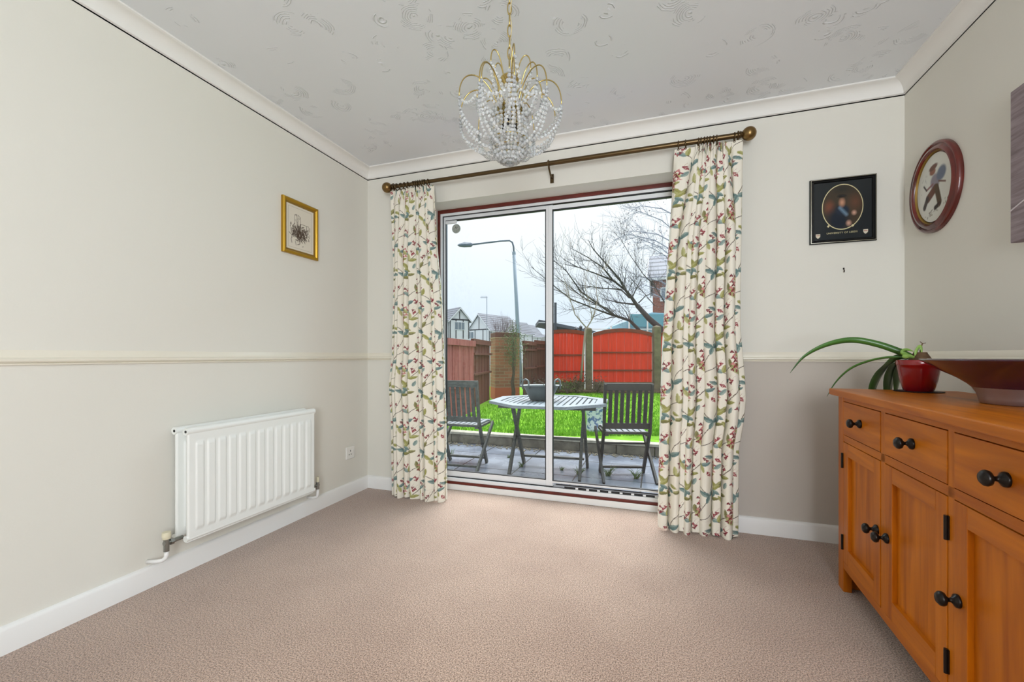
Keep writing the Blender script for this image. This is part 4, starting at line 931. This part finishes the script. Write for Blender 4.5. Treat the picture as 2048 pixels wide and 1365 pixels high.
# ---------------- fences
M_redf = mat('red_stained_fence', (246, 62, 26), .75, rgb2=(212, 50, 20), nscale=3.5, bump=.4, bscale=20, stretch=(14, 14, .8))
M_redc = mat('red_stained_capping', (146, 58, 34), .8, rgb2=(112, 56, 36), nscale=6)
M_brownf = mat('reddish_brown_fence', (116, 62, 50), .8, rgb2=(86, 46, 38), nscale=3, bump=.4, bscale=20, stretch=(12, 12, .8))
M_brownd = mat('dull_brown_fence', (104, 62, 50), .85, rgb2=(72, 44, 36), nscale=3, bump=.3, stretch=(12, 12, .8))
M_pinkf = mat('faded_red_boards', (178, 106, 106), .8, rgb2=(136, 70, 70), nscale=3, bump=.4, stretch=(10, 10, .7))
M_conc = mat('mossy_concrete', (132, 122, 100), .9, rgb2=(92, 86, 66), nscale=7, bump=.3)
def panel(label, P0, P1, z0, z1, arch, m, mc, boards, rails, cap=.03, group='fence panels', gravel=None):
    """boards vertical, battens across at the given heights, arched capping"""
    P0 = Vector(P0[:2]+(0,)) if isinstance(P0, tuple) else Vector((P0.x, P0.y, 0)); P1 = Vector((P1.x, P1.y, 0)); L = (P1-P0).length
    ang = math.atan2(P1.y-P0.y, P1.x-P0.x); t = thing('board_fence', label, 'fence', (P0.x, P0.y, z0), ang, group)
    H = z1-z0; top = lambda x: H+arch*(1-(2*x/L-1)**2)
    for i in range(boards):
        x0 = L*i/boards; x1 = L*(i+1)/boards-.004; b = MB(); off = .006*(i % 2)
        b.prism([(x0, .02 if not gravel else gravel), (x1, .02 if not gravel else gravel), (x1, top(x1)), (x0, top(x0))], lambda u, v, w: (u, off-.014*w, v)); b.build('board', m, t)
    for r_ in rails:
        b = MB(); b.bb((0, -.055, r_*H-.022), (L, -.012, r_*H+.022)); b.build('batten', mc, t)
    b = MB(); n_ = 16
    for i in range(n_): 
        x0 = L*i/n_; x1 = L*(i+1)/n_; b.prism([(x0, top(x0)-.075), (x1, top(x1)-.075), (x1, top(x1)+cap), (x0, top(x0)+cap)], lambda u, v, w: (u, .02-.065*w, v))
    b.build('capping', mc, t)
    if gravel: b = MB(); b.bb((0, -.04, 0), (L, .01, gravel)); b.build('gravel_board', M_conc, t)
    return t
def post(label, p, z0, z1, w, m):
    t = thing('fence_post', label, 'post', (p.x, p.y, z0), YAW, 'fence posts')
    b = MB(); b.bb((-w/2, -w/2, 0), (w/2, w/2, z1-z0)); b.build('shaft', m, t, bevel=.01)
    b = MB(); b.lathe([(w*.62, 0), (w*.62, .03), (.001, .07)], (0, 0, z1-z0), 4, M=Matrix.Rotation(PI/4, 3, 'Z')); b.build('cap', m, t)
DF = 12.3
panel('bright red arched fence panel left of the concrete posts', pw(.99, DF), pw(2.10, DF), LZ, 1.66, .06, M_redf, M_redc, 11, (.62, .34, ), gravel=.28, group='red fence panels')
panel('bright red arched fence panel directly behind the right chair', pw(2.36, DF), pw(4.07, DF), LZ, 1.62, .13, M_redf, M_redc, 15, (.68, .37), gravel=.28, group='red fence panels')
panel('bright red fence panel mostly hidden behind the right curtain', pw(4.34, DF), pw(5.9, DF), LZ, 1.62, .13, M_redf, M_redc, 13, (.68, .37), gravel=.28, group='red fence panels')
post('weathered post between the two red fence panels', pw(2.23, DF-.02), LZ, 1.74, .17, M_conc)
post('weathered post at the right end of the red fence near the curtain', pw(4.20, DF-.02), LZ, 1.80, .20, M_conc)
# left boundary
panel('faded pinkish board fence panel behind the left chair', pw(-1.15, 5.9), pw(-.715, 7.85), LZ, 1.23, 0, M_pinkf, M_pinkf, 14, (.42,), group='brown fence panels')
panel('dark brown fence panel beside the brick pillar', pw(-.78, 8.2), pw(-.53, 9.9), LZ, 1.29, 0, M_brownf, M_brownf, 12, (.80, .50), group='brown fence panels')
panel('narrow dull brown fence panel just right of the brick pillar', pw(.27, 10.45), pw(.62, 11.5), LZ, 1.33, 0, M_brownd, M_brownf, 9, (.86, .52), group='brown fence panels')
panel('brown fence panel in the corner behind the white mullion', pw(.62, 11.5), pw(.97, DF), LZ, 1.38, 0, M_brownd, M_brownf, 8, (.86, .52), group='brown fence panels')
# brick pillar
M_brick = mat('orange_brick', (170, 104, 78), .9)
def brick_nodes(m, c1, c2, mo, sc=1.0):
    n = m.node_tree.nodes; l = m.node_tree.links; b = bsdf(m); t = n.new('ShaderNodeTexCoord')
    # wrap bricks on x+y so that both faces show courses
    s_ = n.new('ShaderNodeSeparateXYZ'); l.new(t.outputs['Object'], s_.inputs[0]); a = n.new('ShaderNodeMath'); a.operation = 'ADD'; l.new(s_.outputs[0], a.inputs[0]); l.new(s_.outputs[1], a.inputs[1])
    c = n.new('ShaderNodeCombineXYZ'); l.new(a.outputs[0], c.inputs[0]); l.new(s_.outputs[2], c.inputs[1])
    k = n.new('ShaderNodeTexBrick'); l.new(c.outputs[0], k.inputs['Vector']); k.inputs['Scale'].default_value = 1/sc
    k.inputs['Brick Width'].default_value = .225; k.inputs['Row Height'].default_value = .075; k.inputs['Mortar Size'].default_value = .007
    k.inputs['Color1'].default_value = (*lin(*c1), 1); k.inputs['Color2'].default_value = (*lin(*c2), 1); k.inputs['Mortar'].default_value = (*lin(*mo), 1)
    l.new(k.outputs['Color'], b.inputs['Base Color'])
brick_nodes(M_brick, (172, 110, 84), (136, 92, 70), (150, 132, 108))
pc = pw(-.18, 10.35, LZ); bp = thing('brick_pillar', 'square orange brick pillar with dark brick cap between the fence panels', 'pillar', pc, YAW+math.radians(16))
b = MB(); b.bb((-.30, -.26, 0), (.30, .26, 1.46)); b.build('shaft', M_brick, bp)
b = MB(); b.bb((-.31, -.27, 1.46), (.31, .27, 1.49)); b.build('tile_course', mat('pale_tile_course', (166, 140, 116), .9), bp)
M_bd = mat('dark_capping_brick', (112, 70, 60), .9, rgb2=(92, 58, 50), nscale=12)
b = MB(); b.bb((-.30, -.26, 1.49), (.30, .26, 1.60)); b.build('brick_cap', M_bd, bp, bevel=.01)
M_moss = mat('orange_stained_base', (176, 92, 60), .9)
b = MB(); b.bb((-.303, -.263, 0), (.303, .263, .28)); b.build('footing', M_moss, bp)

# ---------------- plants in the beds
def foliage(name, label, cat, base, stems, leafm, n_leaf, size, spread, rg, group=None, stemm=None, seglen=1):
    t = thing(name, label, cat, base, 0, group)
    b = MB(); pts_all = []
    for P_ in stems:
        rr = [.016*(1-.8*i/(len(P_)-1)) for i in range(len(P_))]; b.tube(P_, rr, 5); pts_all += [Vector(q) for q in P_[1:]]
    b.build('stems', stemm or M_twig, t)
    b = MB()
    for i in range(n_leaf):
        k = rg.randrange(len(pts_all)); q = pts_all[k]+Vector((rg.gauss(0, spread), rg.gauss(0, spread), rg.gauss(0, spread*1.3))); s_ = size*rg.uniform(.6, 1.3)
        u_ = Vector((rg.gauss(0, 1), rg.gauss(0, 1), rg.gauss(0, 1))).normalized(); v_ = u_.orthogonal().normalized(); b.add([q-u_*s_, q+v_*s_*.4, q+u_*s_, q-v_*s_*.4], [(0, 1, 2, 3)])
    if n_leaf: b.build('foliage', leafm, t)
    return t
M_twig = mat('grey_brown_bark', (88, 78, 70), .9)
M_bark = mat('dark_wet_bark', (74, 72, 74), .9, rgb2=(54, 52, 54), nscale=14)
M_palebark = mat('pale_thin_bark', (158, 146, 138), .9)
M_olive = mat('dusty_olive_leaves', (98, 112, 74), .9)
M_yell = mat('yellow_lichen_stem', (142, 128, 70), .9)
rg = random.Random(21)
base = pw(.02, 9.9, LZ); stems = []
for i in range(5):
    x0 = rg.uniform(-.05, .05); P_ = [(x0, 0, 0)]; x, z = x0, 0
    for k in range(9): x += rg.uniform(-.03, .035); z += .21; P_.append((x, rg.uniform(-.04, .04), z))
    stems.append(P_)
def zfil(P_): return [q for q in P_ if q[2] > .95]
t = foliage('climbing_shrub', 'tall thin shrub with sparse olive leaves climbing the brick pillar', 'shrub', base, stems, M_olive, 0, .03, .05, rg)
b = MB()
for i in range(1500):
    z = rg.triangular(.70, 1.9, 1.25); w_ = .11*math.sin(PI*min(1, max(0, (z-.6)/1.4)))+.03; q = Vector((rg.gauss(.02, w_), rg.gauss(-.03, .06), z)); s_ = rg.uniform(.012, .026)
    u_ = Vector((rg.gauss(0, 1), rg.gauss(0, 1), rg.gauss(0, 1))).normalized(); v_ = u_.orthogonal().normalized(); b.add([q-u_*s_, q+v_*s_*.4, q+u_*s_, q-v_*s_*.4], [(0, 1, 2, 3)])
b.build('foliage', M_olive, t)
for i, (l_, d_, h_, n_, lab) in enumerate(((.62, 11.1, .42, 240, 'low brown leafy clump in front of the corner fence'), (1.25, 11.6, .30, 200, 'low green shrub at the foot of the red fence left part'), (1.75, 11.55, .38, 300, 'dark heathery plant around the foot of the thin pale tree'), (2.35, 11.6, .26, 180, 'small dark plant in front of the weathered post'), (1.5, 11.45, .34, 60, 'upright green bulb leaves in the flower bed'), (.42, 10.0, .26, 90, 'dark spiky stump at the right foot of the brick pillar'))):
    S_ = []
    for k in range(9): a = rg.uniform(0, 2*PI); S_.append([(0, 0, 0), (math.cos(a)*h_*.25, math.sin(a)*h_*.25, h_*.5), (math.cos(a)*h_*.55, math.sin(a)*h_*.5, h_*rg.uniform(.7, 1.0))])
    foliage('bed_plant', lab, 'plant', pw(l_, d_, LZ+(.05 if i in (1, 2, 3) else 0)), S_, (M_twig, M_olive, mat('dark_heather', (84, 78, 62), .9), M_twig, mat('fresh_bulb_green', (104, 140, 66), .8), M_bark)[i], n_, .035, .07, rg, 'plants in the flower bed')
def limb(b, pts, r0, r1, rg, depth_, twl, n=5, dens=1.0, level=2):
    """a branch along pts with random side twigs"""
    pts = [Vector(p) for p in pts]; N = len(pts); rr = [r0+(r1-r0)*i/(N-1) for i in range(N)]; b.tube(pts, rr, n)
    if level <= 0: return
    L = sum((pts[i+1]-pts[i]).length for i in range(N-1)); k = int(L*dens)
    for j in range(k):
        t_ = rg.uniform(.12, 1)*(N-1); i = min(N-2, int(t_)); p = pts[i].lerp(pts[i+1], t_-i); T = (pts[i+1]-pts[i]).normalized()
        side = Vector((rg.gauss(0, 1), rg.gauss(0, 1), rg.gauss(0, 1))); side = (side-T*side.dot(T)).normalized(); d = (T*rg.uniform(.5, 1.1)+side*rg.uniform(.4, .9)+Vector((0, 0, .25))).normalized()
        l_ = twl*rg.uniform(.4, 1.2); q = p+d*l_*.5+Vector((rg.gauss(0, .04), rg.gauss(0, .04), rg.gauss(0, .04)))*l_; e_ = p+d*l_+Vector((rg.gauss(0, .12), rg.gauss(0, .12), rg.gauss(.06, .1)))*l_
        rb = rr[i]*.45; limb(b, [p, q, e_], max(.0035, min(rb, .012)), .002, rg, depth_, twl*.5, 3, dens*1.6, level-1)
# big bare tree reaching in from the right
rg = random.Random(33)
def zz3(pts, d0, d1):
    n_ = len(pts); return [at(1080+x/4.014, 360+y/4.014, d0+(d1-d0)*i/(n_-1)) for i, (x, y) in enumerate(pts)]
bt = thing('bare_tree', 'large dark leafless tree leaning left from behind the right curtain', 'tree', pw(4.85, 13.6, -.5))
def rel(P_, t): return [p-t.location for p in P_]
b = MB(); tr_ = [pw(4.95, 13.6, -.5), pw(4.9, 13.6, .6)]+zz3([(960, 1190), (870, 1110), (780, 1010)], 13.6, 13.3)
b.tube(rel(tr_, bt), [.17, .15, .12, .085, .07], 10); b.build('trunk', M_bark, bt, smooth=True)
brs = [([(780, 1010), (735, 945), (690, 890), (640, 800), (545, 690), (430, 560), (385, 480)], .06, 13.3, 12.2), ([(870, 1300), (780, 1190), (720, 1130), (600, 1090), (470, 1000), (330, 900), (210, 730), (110, 650)], .06, 13.5, 12.0),
       ([(690, 890), (590, 810), (440, 750), (300, 700), (190, 640)], .035, 13.2, 12.6), ([(580, 800), (500, 700), (380, 620), (240, 545)], .028, 13.0, 12.0), ([(760, 1000), (620, 985), (490, 950)], .035, 13.3, 14),
       ([(720, 950), (650, 880), (500, 870), (350, 850), (270, 830)], .03, 13.3, 13.8), ([(590, 1090), (450, 1040), (250, 960), (110, 850), (-70, 700)], .03, 13.0, 12.2), ([(450, 1000), (340, 940), (200, 830), (110, 760)], .024, 12.8, 13.4),
       ([(740, 945), (775, 870), (810, 800)], .022, 13.3, 13.0), ([(790, 990), (850, 930), (920, 905)], .022, 13.3, 13.2), ([(920, 1010), (800, 870), (700, 760)], .016, 13.8, 14), ([(1010, 1000), (920, 850), (830, 760), (720, 600), (640, 460)], .022, 14.2, 13.8),
       ([(720, 1130), (690, 1060), (640, 1000)], .018, 13.2, 13), ([(600, 1090), (540, 1030), (470, 1010), (380, 990)], .018, 12.9, 12.6)]
for pts, r_, d0, d1 in brs:
    b = MB(); limb(b, rel(zz3(pts, d0, d1), bt), r_, .006, rg, 0, .95, 6, 5.5, 2); b.build('branch', M_bark, bt)
# thin pale standard tree in the bed
pt = thing('young_tree', 'slender pale young tree rising from the bed against the red fence', 'tree', pw(1.82, 11.6, LZ))
b = MB(); P_ = [at(x, y, 11.6) for x, y in ((1162, 757), (1166, 710), (1171, 660), (1173, 656))]; b.tube(rel(P_, pt), [.032, .028, .03, .03], 7); b.build('trunk', M_palebark, pt, smooth=True)
for pts, r_, d0, d1 in (([(375, 1190), (330, 1140), (280, 1080), (230, 920), (215, 860), (150, 640)], .02, 11.6, 11.3), ([(375, 1190), (430, 1100), (460, 960), (450, 830), (480, 700)], .02, 11.6, 11.9), ([(380, 1180), (420, 1120), (400, 1000), (360, 860), (400, 600)], .016, 11.6, 11.4), ([(430, 1100), (520, 1060), (600, 1050)], .012, 11.6, 12)):
    b = MB(); limb(b, rel(zz3(pts, d0, d1), pt), r_, .004, rg, 0, .7, 5, 5, 2); b.build('branch', M_palebark if r_ > .015 else M_bark, pt)
# lacy tree beyond
ft = thing('birch_tree', 'distant lacy tree with a few clinging leaves at upper right', 'tree', pw(7.7, 19, -.5))
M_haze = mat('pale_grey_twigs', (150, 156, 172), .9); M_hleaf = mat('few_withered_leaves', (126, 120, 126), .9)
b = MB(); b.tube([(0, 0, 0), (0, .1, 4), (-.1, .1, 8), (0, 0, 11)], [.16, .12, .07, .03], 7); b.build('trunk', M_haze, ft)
lv = MB()
for i in range(16):
    z = 3.4+i*.42; a = rg.uniform(0, 2*PI) if i % 2 else PI+YAW+rg.uniform(-.5, .5); L = 3.1*(1-abs(z-5.8)/7); b = MB()
    P_ = [Vector((0, 0, z)), Vector((math.cos(a)*L*.4, math.sin(a)*L*.4, z+L*.28)), Vector((math.cos(a)*L*.8, math.sin(a)*L*.8, z+L*.40)), Vector((math.cos(a)*L, math.sin(a)*L, z+L*.32))]
    limb(b, P_, .03, .008, rg, 0, 1.3, 4, 4, 2); b.build('branch', M_haze, ft)
    for k in range(50):
        q = P_[rg.choice((1, 2, 3))]+Vector((rg.gauss(0, .5), rg.gauss(0, .5), rg.gauss(0, .4))); s_ = rg.uniform(.02, .045); u_ = Vector((rg.gauss(0, 1), rg.gauss(0, 1), rg.gauss(0, 1))).normalized(); v_ = u_.orthogonal(); lv.add([q-u_*s_, q+v_*s_*.6, q+u_*s_, q-v_*s_*.6], [(0, 1, 2, 3)])
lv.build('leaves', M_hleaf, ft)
dt = thing('small_tree', 'small round leafless tree far away between the roofs', 'tree', pw(-1.2, 48, -.5))
for i in range(14):
    a = rg.uniform(0, 2*PI); e_ = rg.uniform(.3, 1.25); b = MB() if i == 0 else b
    limb(b, [(0, 0, 2.5), (math.cos(a)*e_*.6, math.sin(a)*e_*.6, 4.2), (math.cos(a)*e_, math.sin(a)*e_, 5.1+rg.uniform(-.4, .8))], .05, .012, rg, 0, .9, 4, 5, 2)
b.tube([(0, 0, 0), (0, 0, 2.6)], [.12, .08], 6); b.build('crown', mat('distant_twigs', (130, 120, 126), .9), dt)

# ---------------- street furniture
M_galv = mat('blue_grey_painted_steel', (132, 152, 168), .5); M_lamp = mat('grey_lamp_housing', (92, 108, 124), .5)
sl = thing('street_lamp', 'tall leaning grey street lamp with a long arm behind the fence', 'street lamp', at(1042, 712, 16)*1.0)
bz = -.5; base = at(1042.5, 712, 16); base.z = bz; topp = at(1027.8, 505, 16); sl.location = base
b = MB(); b.tube([Vector((0, 0, 0)), topp-base], [.088, .060], 14); b.build('column', M_galv, sl, smooth=True)
b = MB(); b.cyl((topp-base)*.985, (topp-base)*1.004, .072, .060, 14); b.build('collar', M_galv, sl, autos=40)
b = MB(); b.tube([at(1027.8, 506, 16)-base, at(1027, 493, 16)-base, at(1024.5, 485, 16)-base, at(1019, 481.5, 16)-base, at(1000, 482.5, 15.95)-base, at(944, 489.5, 15.8)-base], .032, 8); b.build('arm', M_lamp, sl, smooth=True)
q0 = at(945, 489.8, 15.8)-base; q1 = at(915, 490.5, 15.7)-base; T = (q1-q0).normalized(); Sd = T.cross(Vector((0, 0, 1))).normalized(); Up = Sd.cross(T)
b = MB(); vs = []; prof = [(0, .05, .04, .06), (.10, .10, .07, .10), (.55, .13, .09, .10), (.85, .10, .05, .07), (1, .02, .01, .02)]
for t_, w_, u_, d_ in prof:
    c_ = q0.lerp(q1, t_); vs += [c_+Sd*w_-Up*d_*.6, c_+Sd*w_*1.1, c_+Sd*w_*.5+Up*u_, c_-Sd*w_*.5+Up*u_, c_-Sd*w_*1.1, c_-Sd*w_-Up*d_*.6]
b.add(vs, [(i*6+k, i*6+(k+1) % 6, (i+1)*6+(k+1) % 6, (i+1)*6+k) for i in range(4) for k in range(6)]+[tuple(range(6)), tuple(range(24, 30))]); b.build('lamp_head', M_lamp, sl, autos=40)
# triple headed lantern post
vl = thing('lantern_post', 'small black triple-headed lantern post showing above the red fence', 'lamp post', pw(2.44, 15.0, -.5))
b = MB(); b.tube([(0, 0, 0), (0, 0, 2.35)], .03, 8); b.bar((-.17, 0, 2.28), (.17, 0, 2.28), .02, .02); b.build('column', M_black, vl)
for x, z in ((-.17, 2.30), (0, 2.36), (.17, 2.30)):
    b = MB(); b.lathe([(.02, 0), (.035, .03), (.055, .13), (.075, .14), (.04, .18), (.012, .20), (.012, .22), (.0001, .23)], (x*1.0, 0, z), 8, M=Matrix.Rotation(YAW, 3, 'Z')); b.build('lantern', mat('dark_lantern', (44, 46, 58), .4), vl)
b = MB(); p = pw(1.85, 18, -.5); b.tube([(0, 0, 0), (0, 0, 3.75)], .055, 8); o = tag(b.build('chimney_pipe', mat('dark_metal_pipe', (66, 72, 82), .6)), 'dark thin metal flue rising above the low roof beside the mullion', 'flue'); o.location = p
b = MB(); p = pw(-3.46, 58, 0)
b.tube([(0, 0, -.5), (0, 0, 9.1)], .05, 5); b.bar(tuple(Vector((RT[0], RT[1], 0))*-.9+Vector((0, 0, 9.0))), tuple(Vector((RT[0], RT[1], 0))*.1+Vector((0, 0, 9.0))), .05, .05)
for k in range(6): b.bar((-.15*k*RT[0], -.15*k*RT[1], 8.85), (-.15*k*RT[0], -.15*k*RT[1], 9.2), .03, .03)
o = tag(b.build('tv_aerial', mat('thin_grey_aerial', (150, 162, 176), .6)), 'thin television aerial on a mast above the left roofs', 'aerial'); o.location = (p.x, p.y, 0)

# ---------------- houses
M_tile = mat('grey_concrete_roof_tiles', (112, 116, 126), .8)
def tile_nodes(m, c, c2):
    n = m.node_tree.nodes; l = m.node_tree.links; t = n.new('ShaderNodeTexCoord'); w = n.new('ShaderNodeTexWave'); w.wave_type = 'BANDS'; w.bands_direction = 'Z'; w.inputs['Scale'].default_value = .9; w.inputs['Distortion'].default_value = .3
    l.new(t.outputs['Object'], w.inputs['Vector']); r = n.new('ShaderNodeValToRGB'); l.new(w.outputs[0], r.inputs[0]); r.color_ramp.elements[0].color = (*lin(*c2), 1); r.color_ramp.elements[1].color = (*lin(*c), 1)
    r.color_ramp.elements[0].position = .1; r.color_ramp.elements[1].position = .35; l.new(r.outputs[0], bsdf(m).inputs['Base Color'])
tile_nodes(M_tile, (132, 136, 146), (76, 80, 88))
M_tilep = mat('pinkish_roof_tiles', (196, 162, 152), .85, noise=.1)
M_rend = mat('white_render', (224, 230, 236), .8); M_beam = mat('dark_timber_beams', (62, 64, 72), .8); M_wg = mat('dim_window_glass', (120, 134, 146), .2); M_wf = mat('white_upvc', (236, 240, 244), .4)
M_rbrick = mat('red_house_brick', (150, 92, 78), .9); brick_nodes(M_rbrick, (150, 88, 74), (128, 78, 66), (156, 130, 118))
def house(label, p, rz, w, dp, ez, rz_, m_wall=M_rend, m_roof=M_tile, beams=True, wins=((0, .55),), z0=-.9, barge=M_rend):
    """gable faces local -y; w across, dp deep; ez eaves, rz_ ridge heights"""
    t = thing('house', label, 'house', (p.x, p.y, z0), rz, 'houses beyond the fences'); E = ez-z0; R_ = rz_-z0; h2 = w/2
    b = MB(); b.prism([(-h2, 0), (h2, 0), (h2, E), (0, R_-.15), (-h2, E)], lambda u, v, q: (u, q*dp, v)); b.build('walls', m_wall, t)
    for sg in (-1, 1):
        b = MB(); sl_ = (R_-E)/h2; ov = .30
        b.prism([(sg*(h2+ov), E-ov*sl_), (0, R_), (0, R_+.13), (sg*(h2+ov), E-ov*sl_+.13)], lambda u, v, q: (u, -.28+q*(dp+.56), v)); b.build('roof_slope', m_roof, t)
        b = MB(); b.prism([(sg*(h2+ov), E-ov*sl_-.16), (0, R_-.16), (0, R_+.06), (sg*(h2+ov), E-ov*sl_+.06)], lambda u, v, q: (u, -.34+q*.07, v)); b.build('bargeboard', barge, t)
        b = MB(); b.bb((sg*(h2+.30), -.2, E-ov*sl_-.06), (sg*(h2+.40), dp+.2, E-ov*sl_+.06)); b.build('gutter', M_wf, t)
    if beams:
        b = MB(); b.bb((-h2, -.04, E-.10), (h2, -.002, E+.08)); 
        b.build('beam', M_beam, t)
        for x in (-h2*.93, -h2*.36, h2*.36, h2*.93): b = MB(); b.bb((x-.06, -.045, E-2.6), (x+.06, -.002, E-.1)); b.build('beam', M_beam, t)
        b = MB(); b.bb((-.06, -.045, E), (.06, -.002, R_-.5)); b.build('beam', M_beam, t)
        for y in (dp*.02, dp*.3, dp*.62, dp*.97): 
            b = MB(); b.bb((-h2-.045, y-.07, E-2.6), (-h2-.002, y+.07, E-.05)); b.build('beam', M_beam, t)
            b = MB(); b.bb((h2+.002, y-.07, E-2.6), (h2+.045, y+.07, E-.05)); b.build('beam', M_beam, t)
    for x, ww in wins:
        f = MB(); z = E-1.45; f.bb((x-ww, -.07, z), (x+ww, -.003, z+1.15)); f = f.build('window', M_wf, t)
        g = MB(); n_ = 3
        for k in range(n_): g.bb((x-ww+.07+k*(2*ww-.07)/n_, -.085, z+.08), (x-ww+(k+1)*(2*ww-.07)/n_, -.071, z+1.07))
        g.build('panes', M_wg, f)
    return t
house('nearest white half-timbered house with grey roof and gable window', pw(-7.2, 58), YAW+math.radians(36), 3.1, 9, 5.95, 7.55, wins=((0, .8),))
house('wider grey-roofed half-timbered house just right of the first gable', pw(-5.3, 68), YAW+math.radians(-36), 4.6, 8, 5.2, 7.7, m_wall=M_rend, beams=True, wins=((-2, .9),), barge=M_rend)
house('small half-timbered gable house left of the brick pillar top', pw(-1.95, 82), YAW+math.radians(-38), 3.4, 8, 5.6, 7.7, wins=((0, .7),))
house('pale pinkish-roofed house half hidden behind the street lamp', pw(-1.2, 112), YAW+math.radians(40), 8, 6, 5.6, 8.2, m_roof=M_tilep, beams=False, wins=())
house('half-timbered white house behind the street lamp column', pw(1.55, 96), YAW+math.radians(-30), 4.6, 8, 5.6, 8.2, wins=((0, .9),))
house('farthest small white house seen just left of the mullion', pw(6.2, 122), YAW+math.radians(-40), 4.4, 9, 5.3, 7.2, wins=((0, .8),))
# brick house at right, low roof and conservatory
hb = house('red brick house with grey tiled roof at the curtain edge', pw(8.75, 26), YAW-PI/2-math.radians(20), 6.0, 9, 5.3, 7.0, m_wall=M_rbrick, beams=False, wins=(), z0=-.5)
for y in (.75, 3.6):
    f = MB(); f.bb((3.003, y-.36, 4.45), (3.06, y+.36, 5.2)); f = f.build('window', M_wf, hb); g = MB(); g.bb((3.061, y-.30, 4.51), (3.075, y-.03, 5.14)); g.bb((3.061, y+.03, 4.51), (3.075, y+.30, 5.14)); g.build('panes', M_wg, f)
so = thing('outbuilding', 'low dark-roofed outbuilding behind the left red fence panel', 'shed', pw(1.45, 19, -.5), YAW)
b = MB(); b.bb((.0, 0, 0), (2.6, 2.4, 2.35)); b.build('walls', mat('pale_shed_wall', (170, 172, 176), .8), so)
b = MB(); b.prism([(-.25, 2.95), (2.9, 2.35), (2.9, 2.46), (-.25, 3.1)], lambda u, v, q: (u, -.15+2.8*q, v)); b.build('roof', mat('dark_felt_roof', (84, 90, 100), .7), so)
b = MB(); b.bb((-.26, -.19, 2.95), (2.95, -.15, 2.98)); b.build('fascia', M_wf, so)
cs = thing('conservatory', 'pale blue glazed conservatory roof rising above the red fence', 'conservatory', pw(2.85, 15.2, -.5), YAW)
M_cg = mat('pale_blue_glazing', (150, 196, 214), .12, spec=.6); M_cg2 = mat('deep_teal_glazing', (96, 164, 186), .12, spec=.6)
b = MB(); b.bb((0, 0, 0), (3.4, 2.4, 2.25)); b.build('walls', M_wf, cs)
b = MB(); b.prism([(0, 2.25), (3.4, 2.25), (3.2, 3.0), (2.2, 3.05), (1.2, 2.7)], lambda u, v, q: (u, .05+2.2*q, v)); b.build('roof_glazing', M_cg, cs)
b = MB(); b.bb((1.4, -.06, 2.52), (3.4, .04, 2.98)); b.build('upper_glazing', M_cg2, cs)
for x in (.7, 1.35, 2.0, 2.7, 3.35): b = MB(); b.bb((x-.025, -.09, 2.2), (x+.025, -.03, 2.55 if x < 1.3 else 3.0)); b.build('glazing_bar', M_wf, cs)
b = MB(); b.bb((-.05, -.12, 2.18), (3.5, -.04, 2.25)); b.bb((-.02, -.1, 2.42), (3.5, -.04, 2.45)); b.build('eaves_beam', M_wf, cs)
